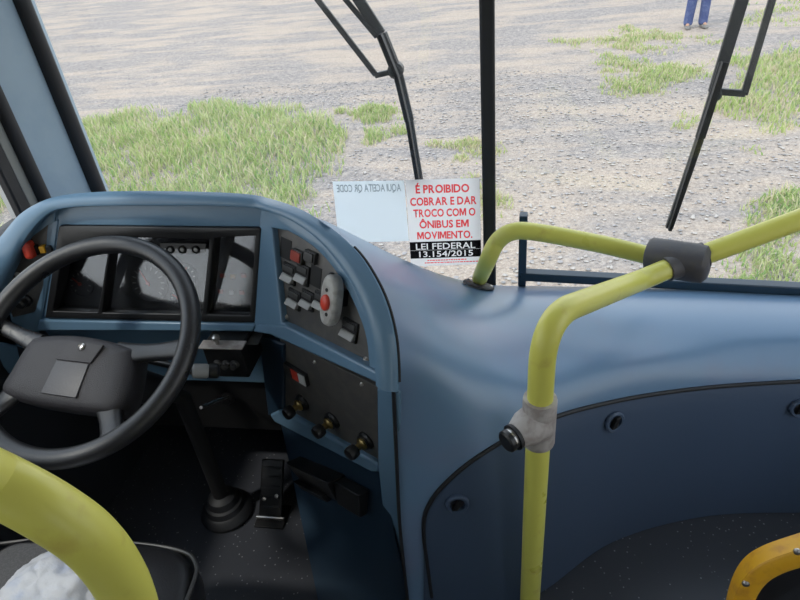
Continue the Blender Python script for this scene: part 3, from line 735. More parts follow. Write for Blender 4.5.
# ================================================================== STEERING WHEEL
WN = V((.0129 * math.cos(1.0355), -math.cos(1.0355), math.sin(1.0355))).normalized()
WC = dep(82.4, 343.4, 1.2)
PWH = Plane(WC, WN, (1, 0, 0))
wheel = empty('steering_wheel', WC, 'black four spoke steering wheel with a large padded hub in front of the dials', 'steering wheel')
RR, rt = .2466 - .019, .0195
MB().tube([PWH.w(RR * math.cos(2 * math.pi * i / 96), RR * math.sin(2 * math.pi * i / 96)) for i in range(96)], rt, 20, closed=True).build('rim', WHEEL, wheel, smooth=80)
OFF = -.018
padpx = [(40, 336), (85, 335.5), (132, 347), (136, 356), (128, 398), (117, 412), (96, 413.5), (40, 406), (8, 397), (1, 388), (10, 372), (26, 346)]
pq = [PWH.loc(*p, OFF) for p in padpx]; pq = [(p.x, p.y) for p in catmull([(a, b_, 0) for a, b_ in pq], 5, closed=True)]
cx = sum(p[0] for p in pq) / len(pq); cy = sum(p[1] for p in pq) / len(pq)
b = MB(); rows = []
for kx, z in ((.80, -.075), (.93, -.05), (.985, -.025), (1.0, -.008), (.985, .006), (.95, .016), (.88, .023), (.75, .027), (.5, .029), (.25, .030), (.02, .030)):
    rows.append([PWH.w(cx + (x - cx) * kx, cy + (y - cy) * kx, OFF + z - .012) for x, y in pq])
b.grid(rows, True); b.add(rows[0], [list(range(len(pq)))[::-1]])
pad = b.build('hub_pad', PAD, wheel, smooth=70)
top = OFF + .019
plate('emblem_plate', PWH, [[PWH.loc(*p, top) for p in [(70, 341), (104, 345.5), (91, 363.5), (57, 359.5)]]], top - .004, top + .0028, PAD, pad, .0012)
plate('horn_plate', PWH, [[PWH.loc(*p, top) for p in [(57, 360.5), (89, 364), (76, 398), (41, 393)]]], top - .004, top + .0018, mat('worn_plate', (.055, .053, .058), .45, bump=.2, bscale=300), pad, .001)
MB().lathe(PWH.at(82, 347, top + .002), WN, [(.0075, 0), (.0075, .003), (.005, .005), (.004, .003), (.001, .0035)], 16).build('emblem_stud', CHROME, pad)
def spoke(p, q, w0, w1, nm='spoke'):
    a, c = PWH.at(*p, OFF - .01), PWH.at(*q, -.004); d = (c - a); L = d.length; d.normalize(); s_ = WN.cross(d)
    b = MB(); rows = []
    for t in (0, .2, .4, .6, .8, 1):
        w = (w0 * (1 - t) + w1 * t) * (1 - .25 * math.sin(math.pi * t)); z = .013
        o = a + d * L * t + WN * (-.006 * math.sin(math.pi * t))
        rows.append([o + s_ * w * math.copysign(abs(math.cos(k * math.pi / 8)) ** .7, math.cos(k * math.pi / 8)) + WN * z * math.copysign(abs(math.sin(k * math.pi / 8)) ** .8, math.sin(k * math.pi / 8)) for k in range(16)])
    b.grid(rows, True); b.add(rows[0], [list(range(16))]); b.add(rows[-1], [list(range(16))]); b.build(nm, WHEEL, wheel, smooth=60)
spoke((118, 354), (184, 349), .026, .022)
spoke((40, 345), (-16, 318), .024, .02)
spoke((108, 400), (112, 449), .030, .03)
spoke((15, 392), (-14, 414), .028, .028)

# ---- steering column and stalk
sc_ = empty('steering_column', WC - WN * .5, 'black steering column with a grey tipped stalk behind the wheel', 'steering column')
pc0 = PWH.at(72, 374, -.088)
MB().tube([pc0, pc0 - WN * .05, (pc0 - WN * .12).lerp(WC - WN * .2, .5), WC - WN * .34], [.045, .048, .045, .035], 20).build('shroud', BLACK, sc_)
kn = WC - WN * .33
bo = atz(228, 512, 0)
MB().tube([kn, kn + V((.01, .04, -.06)), V((bo.x, bo.y, .1)), V((bo.x, bo.y, .05))], .022, 14).build('shaft', BLACKM, sc_)
MB().lathe((bo.x, bo.y, .001), (0, 0, 1), [(.075, 0), (.078, .012), (.068, .03), (.06, .034), (.054, .05), (.046, .054), (.04, .075), (.026, .085), (.001, .086)], 28).build('boot', RUBBER, sc_)
s0, s1, s2 = WC - WN * .11 + V((.03, .02, 0)), dep(194, 371, 1.27), dep(218, 371, 1.285)
st = MB().tube([s0, s0.lerp(s1, .6), s1], [.009, .008, .009], 12).build('stalk', BLACK, sc_)
dd = (s2 - s1).normalized()
MB().lathe(s1 - dd * .004, dd, [(.012, 0), (.0155, .004), (.0155, .03), (.013, .034), (.001, .034)], 18).build('stalk_switch', GREYSW, st)
MB().lathe(s1 + dd * .03, dd, [(.015, 0), (.016, .004), (.016, .017), (.012, .022), (.001, .023)], 18).build('stalk_tip', BLACK, st)

# ---- pedal by the kick panel
pc = atz(272, 520, .0)
ped = empty('accelerator_pedal', pc, 'dark floor pedal with a bare metal hinge edge beside the kick panel', 'pedal')
PP = Plane(V((pc.x, pc.y, .012)), V((.0, -.75, .66)))
MB().pbox(PP, -.035, .035, .005, .17, .0, .012).build('tread', BLACK, ped, bevel=.004)
for i in range(5): MB().pbox(PP, -.028, .028, .03 + i * .028, .038 + i * .028, .011, .015).build('rib', RUBBER, ped, bevel=.001)
MB().tube([PP.w(-.042, .0, .006), PP.w(.042, .0, .006)], .006, 10).build('hinge', CHROME, ped)
for a, c in ((-.02, .055), (.018, .065)): MB().lathe(PP.w(a, c, .010), PP.n, [(.006, 0), (.006, .005), (.001, .008)], 10).build('bolt', CHROME, ped)
MB().box((pc.x - .045, pc.y - .03, 0), (pc.x + .045, pc.y + .05, .008)).build('base', BLACKM, ped, bevel=.002)

# ================================================================== HANDRAILS
TR = .0225
rail = empty('handrail', V((.058, .75, 0)), 'yellow handrail with upright pole and bent top rail, bolted to the dash top', 'handrail')
P5 = dep(535, 500, 1.2); PX, PY = P5.x, P5.y
def onpole(py):     # height on the upright seen at this image row
    z = 1.0; best = None
    for i in range(2000):
        z = i * .0006; q = V((PX, PY, z)) - CAM; w = q.dot(D); Y = 300 - F * q.dot(UP) / w
        if best is None or abs(Y - py) < best[0]: best = (abs(Y - py), z)
    return best[1]
zt_ = onpole(418)
MB().tube([(PX, PY, 0), (PX, PY, .3), (PX, PY, zt_)], TR, 20).build('pole', YELLOW, rail)
MB().lathe((PX, PY, 0), (0, 0, 1), [(.05, 0), (.05, .006), (.03, .012), (.03, .03), (.001, .03)], 24).build('floor_flange', CLAMPG, rail)
ztop = onpole(330)
railB = bend([V((PX, PY, zt_)), V((PX, PY, onpole(317))), dep(640, 280.5, 1.285), dep(684, 262, 1.30), dep(742, 241, 1.27), dep(800, 219.5, 1.24), dep(930, 172, 1.19)], [0, .105, .03, .03, .05, .05, 0], 14)
MB().tube(railB, TR, 20).build('top_rail', YELLOW, rail, smooth=60)
fl_l, fl_n = on_body(478, 287)
ptA = [fl_l + fl_n * .026, dep(487, 262, 1.505), dep(497, 242, 1.48), dep(512, 232, 1.46), dep(535, 232, 1.45), dep(600, 244, 1.43), dep(655, 257, 1.40), dep(690, 264, 1.375)]
MB().tube(catmull(ptA, 8), .0215, 20).build('branch_rail', YELLOW, rail, smooth=60)
fo = MB(); P = Plane(fl_l + fl_n * .0045, fl_n); rg = []
for z, kx in ((0, 1), (.004, 1), (.007, .93), (.0075, .4)):
    rg.append([P.w(.046 * kx * math.cos(2 * math.pi * i / 32), .036 * kx * math.sin(2 * math.pi * i / 32), z) for i in range(32)])
fo.grid(rg, True); fo.add(rg[-1], [list(range(32))]); ff = fo.build('dash_flange', CLAMPG, rail, smooth=50)
for a in (-.036, .036): MB().lathe(P.w(a, -.004, .005), fl_n, [(.006, 0), (.006, .004), (.001, .006)], 10).build('flange_screw', CHROME, ff)
# clamp where branch and top rail cross
ca = dep(650, 256.5, 1.405); cb_ = dep(712, 266, 1.33); cd_ = (cb_ - ca).normalized()
tB = (dep(742, 241, 1.27) - dep(640, 280, 1.285)).normalized()
nrm = cd_.cross(tB).normalized(); cc = dep(681, 261, 1.308)
sdv = nrm.cross(cd_).normalized()
rows = []
for t, ku in ((-.070, .9), (-.064, 1), (-.02, 1.0), (.03, 1.0), (.048, .95), (.056, .7), (.058, .3)):
    rows.append([cc + cd_ * t + (sdv * .037 * math.copysign(abs(math.cos(a)) ** .75, math.cos(a)) + nrm * .041 * math.copysign(abs(math.sin(a)) ** .75, math.sin(a))) * ku for a in [2 * math.pi * i / 28 for i in range(28)]])
b = MB(); b.grid(rows, True); b.add(rows[0], [list(range(28))]); b.add(rows[-1], [list(range(28))])
b.tube([dep(666, 269.5, 1.294), dep(684, 262, 1.30), dep(706, 254, 1.288)], [.027, .03, .0275], 22)
b.build('clamp', CLAMPG, rail, smooth=45)
# tee sleeve on the pole with its side stub
z0, z1 = onpole(441), onpole(398)
zm = (z0 + z1) / 2
sd = V((-.72, -.62, -.05)).normalized()
b = MB(); b.lathe((PX, PY, z0), (0, 0, 1), [(.0235, 0), (.029, 0), (.030, .004), (.030, z1 - z0 - .004), (.029, z1 - z0), (.0235, z1 - z0)], 26)
b.tube([V((PX, PY, zm)) + sd * .0, V((PX, PY, zm)) + sd * .03, V((PX, PY, zm - .002)) + sd * .056], [.036, .033, .022], 22)
tee = b.build('tee_sleeve', TEEG, rail, smooth=40)
e = V((PX, PY, zm - .002)) + sd * .054
MB().lathe(e, sd, [(.0235, 0), (.0245, .002), (.0245, .007), (.001, .007)], 22).build('sleeve_ring', RUBBER, tee)
MB().lathe(e + sd * .006, sd, [(.019, 0), (.019, .010), (.001, .010)], 22).build('stub_tube', CHROME, tee)
MB().lathe(e + sd * .014, sd, [(.0205, 0), (.0205, .008), (.017, .011), (.001, .011)], 22).build('stub_cap', BLACK, tee)

# near rail behind the driver's seat
nr_ = empty('partition_rail', V((-.212, .168, 0)), 'thick yellow bent rail crossing the bottom left corner over the driver seat', 'handrail')
pn = [dep(-260, 392, .50), dep(-120, 437, .46), dep(-45, 466, .445), dep(0, 484.5, .465), dep(48, 510, .475), dep(88, 538, .495), dep(113.5, 569, .525), dep(130.5, 603, .56), dep(143, 650, .61)]
le = pn[-1]; pn.append(V((le.x - .003, le.y, le.z - .08))); pn.append(V((le.x - .003, le.y, .4))); pn.append(V((le.x - .003, le.y, 0)))
f0 = pn[0]; dirn = (pn[0] - pn[1]).normalized(); kk = (XL + .002 - f0.x) / dirn.x
wl = V((XL + .002, min(f0.y + dirn.y * kk, 1.1), f0.z + .12))
MB().tube(catmull([wl] + pn, 10), .0232, 24).build('rail_tube', YELLOW, nr_, smooth=60)
MB().lathe((le.x - .003, le.y, 0), (0, 0, 1), [(.05, 0), (.05, .006), (.03, .012), (.03, .03), (.001, .03)], 24).build('floor_flange', CLAMPG, nr_)
MB().lathe(wl, (1, 0, 0), [(.045, 0), (.045, .006), (.03, .012), (.001, .013)], 24).build('wall_flange', CLAMPG, nr_)

# ================================================================== DRIVER'S SEAT AND CLOTH
seat = empty('driver_seat', V((-.80, .38, 0)), 'driver seat with grey fabric cushion and black vinyl edge, at the lower left corner', 'seat')
def cushion(name, x0, x1, y0, y1, z0, z1, mm, par, n=5.0, crown=.012, bow=.02):
    cx, cy = (x0 + x1) / 2, (y0 + y1) / 2; hx, hy = (x1 - x0) / 2, (y1 - y0) / 2; rows = []; N_ = 64
    for z, k_ in ((z0, .9), (z0 + .01, .97), (z0 + (z1 - z0) * .45, 1), (z1 - .028, .995), (z1 - .012, .975), (z1 - .003, .945), (z1, .90)):
        rows.append([V((cx + hx * k_ * math.copysign(abs(math.cos(a)) ** (2 / n), math.cos(a)), cy + (hy - hx * (1 - k_)) * math.copysign(abs(math.sin(a)) ** (2 / n), math.sin(a)), z)) for a in [2 * math.pi * i / N_ for i in range(N_)]])
    for k_ in (.7, .45, .2, .01):
        rows.append([V((cx + (p.x - cx) * k_ / .9, cy + (p.y - cy) * k_ / .9, z1 + crown * (1 - k_) * .6)) for p in rows[6]])
    b = MB(); b.grid(rows, True); b.add(rows[0], [list(range(N_))[::-1]]); return b.build(name, mm, par, smooth=60)
ZS = .475
cushion('cushion', -1.05, -.565, .10, .64, ZS - .13, ZS, VINYL, seat, crown=0)
cushion('seat_fabric', -1.03, -.70, .13, .615, ZS - .03, ZS + .006, SEATF, seat, n=6, crown=.01)
pp = catmull([V((-1.03, .60, ZS - .004)), V((-.9, .627, ZS - .006)), V((-.75, .628, ZS - .006)), V((-.64, .622, ZS - .006)), V((-.59, .60, ZS - .006)), V((-.574, .54, ZS - .008)), V((-.571, .3, ZS - .008)), V((-.572, .14, ZS - .008))], 8)
MB().tube(pp, .004, 8).build('piping', DKGREY, seat)
MB().box((-1.0, .02, ZS - .02), (-.6, .12, 1.05)).build('backrest', SEATF, seat, bevel=.04, seg=4)
MB().box((-.95, .16, .0), (-.65, .55, .05)).build('base_plate', BLACKM, seat, bevel=.005)
MB().tube([(-.8, .36, .04), (-.8, .36, .15), (-.8, .36, .34)], [.13, .10, .14], 20).build('pedestal', BLACKM, seat)
# cloth
cc0 = atz(58, 604, ZS + .012); rows = []; NA = 72
for i in range(25):
    ph = math.pi / 2 * i / 24
    rg = []
    for j in range(NA):
        a = 2 * math.pi * j / NA; p = V((math.cos(ph) * math.cos(a), math.cos(ph) * math.sin(a), math.sin(ph)))
        r_ = 1 + .16 * noise.noise(p * 1.7 + V((3, 1, 5))) + .10 * abs(noise.noise(p * 3.3 + V((8, 2, 1)))) + .05 * noise.noise(p * 7)
        w_ = 1 + .10 * (1 - p.z) ** 2
        rg.append(cc0 + V((p.x * .098 * r_ * w_, p.y * .088 * r_ * w_, p.z * .085 * r_)))
    rows.append(rg)
b = MB(); b.grid(rows, True); b.add(rows[0], [list(range(NA))[::-1]]); b.add(rows[-1], [list(range(NA))])
tag(b.build('cloth', CLOTH, smooth=80), 'crumpled white cloth with bluish marks lying on the driver seat', 'cloth')

# ================================================================== YELLOW EDGED STEP PARTITION (lower right)
PG = Plane(V((.5, .66, .5)), V((-.12, -1, .25)))
gd = empty('step_partition', V((.75, .68, 0)), 'black step partition with a rivetted yellow metal edge in the lower right corner', 'partition')
edge = [PG.loc(*p) for p in ((722, 660), (729, 615), (737, 588), (749, 570), (768, 558), (800, 547), (850, 532), (930, 512))]
edge = cat2(edge, 8)
inn_ = [PG.loc(*p) for p in ((743, 660), (750, 615), (757, 594), (768, 580), (784, 571), (806, 564), (854, 549), (934, 530))]
inn_ = cat2(inn_, 8)
b = MB(); rows = []
for a, c in zip(edge, inn_): rows.append([PG.w(*a, -.03), PG.w(*a, .004), PG.w(a[0] * .9 + c[0] * .1, a[1] * .9 + c[1] * .1, .007), PG.w(a[0] * .1 + c[0] * .9, a[1] * .1 + c[1] * .9, .007), PG.w(*c, .004), PG.w(*c, -.03)])
b.grid(rows); b.build('yellow_edge', ORANGE, gd, smooth=45)
b = MB(); n_ = len(inn_)
mid = [((a[0] + c[0]) / 2, (a[1] + c[1]) / 2) for a, c in zip(edge, inn_)]
poly = [PG.w(*p, 0) for p in mid]
bot = [V((p.x, p.y, 0)) if False else V((p.x, PG.o.y + .0, 0)) for p in poly]
outl = poly + [V((poly[-1].x, .70, 0)), V((poly[0].x, .70, 0))]
dz = PG.n * -.02
b.add(outl + [p + dz if p.z > .01 else p + V((0, .02, 0)) for p in outl], [list(range(len(outl))), list(range(len(outl), 2 * len(outl)))[::-1]] + [[i, (i + 1) % len(outl), len(outl) + (i + 1) % len(outl), len(outl) + i] for i in range(len(outl))])
b.build('panel', BLACK, gd, smooth=30)
for x, y in ((738, 605), (745.5, 583), (797, 551)):
    MB().lathe(PG.at(x, y, .005), PG.n, [(.006, 0), (.006, .003), (.003, .005), (.001, .0053)], 14).build('rivet', CHROME, gd)

# ================================================================== WIPERS (outside the glass)
def wp(x, y, o=-.03): return (PWL if x < 487 else PWR).at(x, y, o)
def bar(b, p, q, w, d, n):
    t = (q - p).normalized(); s_ = n.cross(t).normalized()
    b.obox([P + s_ * a + n * c for P in (p, q) for a in (-w, w) for c in (-d, d)])
def extend(p, q, z):   # continue the line p->q to height z
    t = (z - p.z) / (q.z - p.z); return p.lerp(q, t)
WIP = mat('wiper_black', (.018, .022, .025), .45)
w1 = empty('windscreen_wiper', wp(420, 180), 'long black wiper with a double arm hanging outside the left windscreen pane', 'wiper')
n0 = PWL.n; b = MB(); Z1 = 1.88
chain = [wp(359, 0, -.05), wp(381, 34, -.05), wp(398, 76, -.05), wp(409, 122, -.045), wp(419, 182, -.035)]
topb = extend(chain[1], chain[0], Z1)
b = MB(); bar(b, chain[1], topb, .013, .006, n0); bar(b, chain[2], chain[1], .0125, .006, n0)
b.build('main_arm', WIP, w1, bevel=.002)
b = MB(); 
for i in range(1, 4): bar(b, chain[i] - n0 * .008, chain[i + 1] - n0 * .008, (.0135, .0125, .011)[i - 1], .006, n0)
bar(b, wp(372, 20, -.055), chain[1] - n0 * .008, .008, .005, n0)
bl = b.build('blade_frame', WIP, w1, bevel=.002)
b = MB(); pts_ = [wp(380, 34, -.014), wp(397, 76, -.014), wp(408, 122, -.014), wp(418, 180, -.014)]
for i in range(3): bar(b, pts_[i], pts_[i + 1], .004, .011, n0)
b.build('rubber_edge', RUBBER, bl)
b = MB(); ex = wp(318, 0, -.05); bar(b, wp(376, 75, -.05), extend(wp(376, 75, -.05), ex, Z1), .007, .005, n0); bar(b, wp(375, 75.5, -.05), wp(399, 70, -.05), .0065, .006, n0); b.build('link_arm', WIP, w1, bevel=.002)
b = MB(); ex = wp(346, 0, -.046); bar(b, wp(377, 37, -.046), extend(wp(377, 37, -.046), ex, Z1), .006, .005, n0); b.build('link_arm', WIP, w1, bevel=.002)
MB().lathe(wp(397, 68, -.075), n0, [(.017, 0), (.020, .008), (.020, .03), (.014, .036), (.001, .037)], 18).build('pivot', WIP, w1)
w2 = empty('windscreen_wiper', wp(668, 226), 'black wiper with bracket arm hanging outside the right windscreen pane', 'wiper')
n0 = PWR.n
lo_, mid_, up_ = wp(669, 228, -.02), wp(714, 92, -.035), wp(742, 0, -.04)
b = MB(); bar(b, mid_, extend(mid_, up_, Z1), .013, .006, n0); b.build('main_arm', WIP, w2, bevel=.002)
b = MB(); bar(b, lo_, wp(700, 138, -.03), .0095, .006, n0); bar(b, wp(700, 138, -.03), wp(724, 62, -.03), .011, .006, n0); bl2 = b.build('blade_frame', WIP, w2, bevel=.002)
b = MB(); bar(b, lo_ + n0 * .01, wp(724, 62, -.013), .004, .008, n0); b.build('rubber_edge', RUBBER, bl2)
b = MB(); ex = wp(772, 0, -.045); bar(b, wp(744, 95, -.045), extend(wp(744, 95, -.045), ex, Z1), .0075, .005, n0); bar(b, wp(745.5, 93.5, -.045), wp(714, 91, -.045), .0075, .006, n0); b.build('link_arm', WIP, w2, bevel=.002)
MB().lathe(wp(714, 93, -.05), n0, [(.012, 0), (.014, .005), (.014, .02), (.01, .024), (.001, .025)], 16).build('pivot', WIP, w2)

# ================================================================== OUTSIDE
GZ = -.9
def ground_mat():
    M = bpy.data.materials.new('gravel'); M.use_nodes = True; nt = M.node_tree; b = nt.nodes['Principled BSDF']; b.inputs['Roughness'].default_value = .95; b.inputs['Specular IOR Level'].default_value = .15
    L = nt.links.new; geo = nt.nodes.new('ShaderNodeNewGeometry')
    def ns(sc, det=6, vec=None, rough=.6):
        n = nt.nodes.new('ShaderNodeTexNoise'); n.inputs['Scale'].default_value = sc; n.inputs['Detail'].default_value = det; n.inputs['Roughness'].default_value = rough
        L(vec if vec else geo.outputs['Position'], n.inputs['Vector']); return n.outputs['Fac']
    def ramp(f, stops):
        r = nt.nodes.new('ShaderNodeValToRGB'); e = r.color_ramp.elements
        while len(e) < len(stops): e.new(.5)
        for x, (p, c) in zip(e, stops): x.position = p; x.color = (*c, 1)
        L(f, r.inputs['Fac']); return r.outputs['Color']
    def mix(f, a, c, mode='MIX'):
        n = nt.nodes.new('ShaderNodeMixRGB'); n.blend_type = mode
        if isinstance(f, float): n.inputs[0].default_value = f
        else: L(f, n.inputs[0])
        L(a, n.inputs[1]); L(c, n.inputs[2]); return n.outputs[0]
    mp = nt.nodes.new('ShaderNodeMapping'); mp.inputs['Scale'].default_value = (.33, 1.15, 1); mp.inputs['Rotation'].default_value = (0, 0, math.radians(-14)); L(geo.outputs['Position'], mp.inputs['Vector'])
    streak = ns(1.5, 6, mp.outputs[0], .65)
    patch = ns(.45, 5)
    vo = nt.nodes.new('ShaderNodeTexVoronoi'); vo.inputs['Scale'].default_value = 26; L(geo.outputs['Position'], vo.inputs['Vector'])
    vo2 = nt.nodes.new('ShaderNodeTexVoronoi'); vo2.inputs['Scale'].default_value = 55; L(geo.outputs['Position'], vo2.inputs['Vector'])
    sep = nt.nodes.new('ShaderNodeSeparateColor'); L(vo.outputs['Color'], sep.inputs[0])
    sep2 = nt.nodes.new('ShaderNodeSeparateColor'); L(vo2.outputs['Color'], sep2.inputs[0])
    stone = ramp(sep.outputs[0], [(0, (.20, .20, .21)), (.3, (.31, .305, .315)), (.7, (.42, .40, .385)), (1, (.58, .55, .52))])
    stone2 = ramp(sep2.outputs[0], [(0, (.25, .24, .24)), (.5, (.38, .365, .36)), (1, (.52, .49, .465))])
    st = mix(.5, stone, stone2)
    sand = ramp(ns(60, 4), [(.3, (.54, .45, .36)), (.7, (.78, .68, .56))])
    grain = ramp(ns(34, 8, None, .8), [(.25, (.30, .30, .31)), (.5, (.5, .5, .5)), (.75, (.74, .73, .71))])
    sand = mix(.45, sand, stone2)
    f = nt.nodes.new('ShaderNodeMath'); f.operation = 'ADD'; L(streak, f.inputs[0]); 
    h = nt.nodes.new('ShaderNodeMath'); h.operation = 'MULTIPLY'; L(patch, h.inputs[0]); h.inputs[1].default_value = .5; L(h.outputs[0], f.inputs[1])
    fr = ramp(f.outputs[0], [(.68, (0, 0, 0)), (.84, (1, 1, 1))])
    tint = nt.nodes.new('ShaderNodeRGB'); tint.outputs[0].default_value = (.73, .675, .635, 1)
    L(mix(1.0, mix(.95, mix(fr, st, sand), grain, 'OVERLAY'), tint.outputs[0], 'MULTIPLY'), b.inputs['Base Color'])
    bp = nt.nodes.new('ShaderNodeBump'); bp.inputs['Strength'].default_value = .9; bp.inputs['Distance'].default_value = .02
    L(vo.outputs['Distance'], bp.inputs['Height'])
    bp2 = nt.nodes.new('ShaderNodeBump'); bp2.inputs['Strength'].default_value = .8; bp2.inputs['Distance'].default_value = .06
    L(streak, bp2.inputs['Height']); L(bp.outputs[0], bp2.inputs['Normal']); L(bp2.outputs[0], b.inputs['Normal'])
    return M
b = MB(); gr = []
def gh(x, y):
    return GZ + .035 * noise.noise(V((x * .35, y * 1.1 + x * .2, 1.3))) + .012 * noise.noise(V((x * 1.7, y * 2.6, 4)))
xs = [-60, -40, -25] + [-18 + i * .25 for i in range(105)] + [12, 20, 40, 60]; ys = [-40, -10, 0] + [1.2 + i * .2 for i in range(100)] + [25, 32, 45, 80]
for y in ys: gr.append([V((x, y, gh(x, y))) for x in xs])
b.grid(gr); struct(b.build('ground', ground_mat(), smooth=60))
# grass
def leafm(n, col):
    M = mat(n, col, .6, spec=.2); nt = M.node_tree; b = nt.nodes['Principled BSDF']
    t = nt.nodes.new('ShaderNodeBsdfTranslucent'); t.inputs[0].default_value = (*[min(1, c * 1.1) for c in col], 1); mx = nt.nodes.new('ShaderNodeMixShader'); mx.inputs[0].default_value = .4
    nt.links.new(b.outputs[0], mx.inputs[1]); nt.links.new(t.outputs[0], mx.inputs[2]); nt.links.new(mx.outputs[0], nt.nodes['Material Output'].inputs[0]); return M
GM = [leafm('grass_fresh', (.36, .46, .15)), leafm('grass_pale', (.48, .52, .25)), leafm('grass_dry', (.60, .53, .36)), leafm('grass_deep', (.24, .38, .12))]
GC = {}
def grass(name, poly, n, hmin, hmax, label, thr=-.15, wts=(4, 4, 2, 2), seed=0):
    pts = [atz(*p, GZ) for p in poly]; rnd = random.Random(seed)
    x0, x1 = min(p.x for p in pts), max(p.x for p in pts); y0, y1 = min(p.y for p in pts), max(p.y for p in pts)
    def inside(x, y):
        c = False; j = len(pts) - 1
        for i in range(len(pts)):
            a, d = pts[i], pts[j]
            if (a.y > y) != (d.y > y) and x < (d.x - a.x) * (y - a.y) / (d.y - a.y) + a.x: c = not c
            j = i
        return c
    b = MB(); made = 0; tries = 0
    while made < n and tries < n * 60:
        tries += 1; x, y = rnd.uniform(x0, x1), rnd.uniform(y0, y1)
        if not inside(x, y): continue
        d = noise.noise(V((x * 1.3, y * 1.3, seed * 3.1))) + .6 * noise.noise(V((x * 4, y * 4, seed)))
        ed = min(((x - pa.x) - (pb.x - pa.x) * t_) ** 2 + ((y - pa.y) - (pb.y - pa.y) * t_) ** 2 for pa, pb in zip(pts, pts[1:] + pts[:1]) for t_ in [min(1, max(0, ((x - pa.x) * (pb.x - pa.x) + (y - pa.y) * (pb.y - pa.y)) / ((pb.x - pa.x) ** 2 + (pb.y - pa.y) ** 2)))]) ** .5
        d += min(0, (ed - .5) * 1.5) + .35 * noise.noise(V((x * .5 + 7, y * .5, seed)))
        if rnd.random() > min(1, max(0, (d - thr) / .75)) ** 1.6: continue
        cx_, cy_ = int(x // .04), int(y // .04)
        if any(GC.get((cx_ + a_, cy_ + d_), seed) != seed for a_ in range(-4, 5) for d_ in range(-4, 5)): continue
        made += 1; zz = gh(x, y); h = rnd.uniform(hmin, hmax) * (.75 + .6 * max(0, d - thr)); a = rnd.random() * 6.28
        w = rnd.uniform(.004, .009) * (1 + y * .04); lx, ly = math.cos(a), math.sin(a); ln = rnd.uniform(.2, .9) * h
        a2 = rnd.random() * 6.28; wx, wy_ = math.cos(a2) * w, math.sin(a2) * w
        for f_ in (0, .5, 1): GC[(int((x + lx * ln * f_) // .04), int((y + ly * ln * f_) // .04))] = seed
        b.cur = rnd.choices((0, 1, 2, 3), wts)[0]
        b.add([(x - wx, y - wy_, zz - .005), (x + wx, y + wy_, zz - .005), (x + wx * .7 + lx * ln * .35, y + wy_ * .7 + ly * ln * .35, zz + h * .65), (x - wx * .7 + lx * ln * .35, y - wy_ * .7 + ly * ln * .35, zz + h * .65), (x + lx * ln, y + ly * ln, zz + h)], [(0, 1, 2, 3), (3, 2, 4)])
    return tag(b.build(name, GM, smooth=0, recalc=False), label, 'grass', kind='stuff')
grass('grass', [(50, 130), (120, 112), (230, 98), (310, 100), (350, 118), (345, 165), (330, 240), (40, 240)], 12500, .04, .14, 'thick green grass patch outside the windscreen behind the dial hood', -.75, (4, 5, 3, 2), 1)
grass('grass', [(290, 108), (400, 100), (410, 132), (375, 148), (318, 146)], 1600, .03, .10, 'thin grass tufts on gravel beside the left wiper blade', -.5, (4, 4, 2, 1), 2)
grass('grass', [(590, 50), (650, 58), (725, 55), (720, 128), (690, 140), (640, 122), (585, 90)], 2500, .02, .08, 'green weeds in the gravel left of the right wiper blade', -.45, (4, 5, 3, 1), 3)
grass('grass', [(540, 44), (620, 24), (690, 26), (760, 30), (755, 54), (640, 56), (560, 62)], 2000, .02, .07, 'low dry grass strip around the standing person\'s feet', -.4, (2, 5, 4, 1), 4)
grass('grass', [(725, 55), (840, 30), (860, 140), (800, 165), (730, 150), (700, 100)], 3000, .03, .09, 'grassy weeds behind the right wiper\'s bracket arm', -.55, (4, 5, 3, 1), 5)
grass('grass', [(690, 260), (750, 200), (860, 175), (870, 310), (700, 310)], 2300, .02, .09, 'grass patch above the top rail near the door side', -.55, (4, 5, 2, 2), 6)
grass('grass', [(410, 140), (510, 130), (515, 165), (510, 310), (465, 300), (420, 180)], 1300, .02, .07, 'sparse dry grass at the foot of the centre post', -.35, (2, 5, 4, 0), 7)
grass('grass', [(-80, 140), (25, 180), (25, 270), (-80, 320)], 3500, .05, .15, 'grass seen through the driver side window', -.9, (4, 4, 2, 2), 8)
grass('grass', [(730, -14), (860, -14), (860, 32), (735, 32)], 1500, .02, .07, 'distant pale grass beyond the right wiper', -.35, (3, 5, 3, 1), 9)

# loose stones lying on the gravel
st_m = MB(); mats_ = [mat('stone_pale', (.42, .385, .35), .9), mat('stone_grey', (.32, .30, .295), .9), mat('stone_dark', (.24, .23, .225), .9)]
ico = [(0, 0, 1), (.89, 0, .45), (.28, .85, .45), (-.72, .53, .45), (-.72, -.53, .45), (.28, -.85, .45), (0, 0, -1)]
icf = [(0, 1, 2), (0, 2, 3), (0, 3, 4), (0, 4, 5), (0, 5, 1), (6, 2, 1), (6, 3, 2), (6, 4, 3), (6, 5, 4), (6, 1, 5)]
for i in range(14000):
    y = 2.2 + 7.5 * random.random() ** 1.3; x = -5 + random.random() * 9.5
    cx_, cy_ = int(x // .04), int(y // .04)
    if any((cx_ + a_, cy_ + d_) in GC for a_ in (-1, 0, 1) for d_ in (-1, 0, 1)): continue
    s_ = random.uniform(.007, .024); st_m.cur = random.choice((0, 0, 1, 1, 2))
    a = random.random() * 6.28; ca, sa = math.cos(a), math.sin(a); k_ = [random.uniform(.6, 1.2) for _ in range(3)]; zz = gh(x, y)
    st_m.add([(x + s_ * (vx * k_[0] * ca - vy * k_[1] * sa), y + s_ * (vx * k_[0] * sa + vy * k_[1] * ca), zz + s_ * .25 + s_ * vz * k_[2] * .6) for vx, vy, vz in ico], icf)
tag(st_m.build('gravel', mats_, smooth=0, recalc=False), 'loose grey and pale stones strewn over the gravel yard outside', 'gravel', kind='stuff')
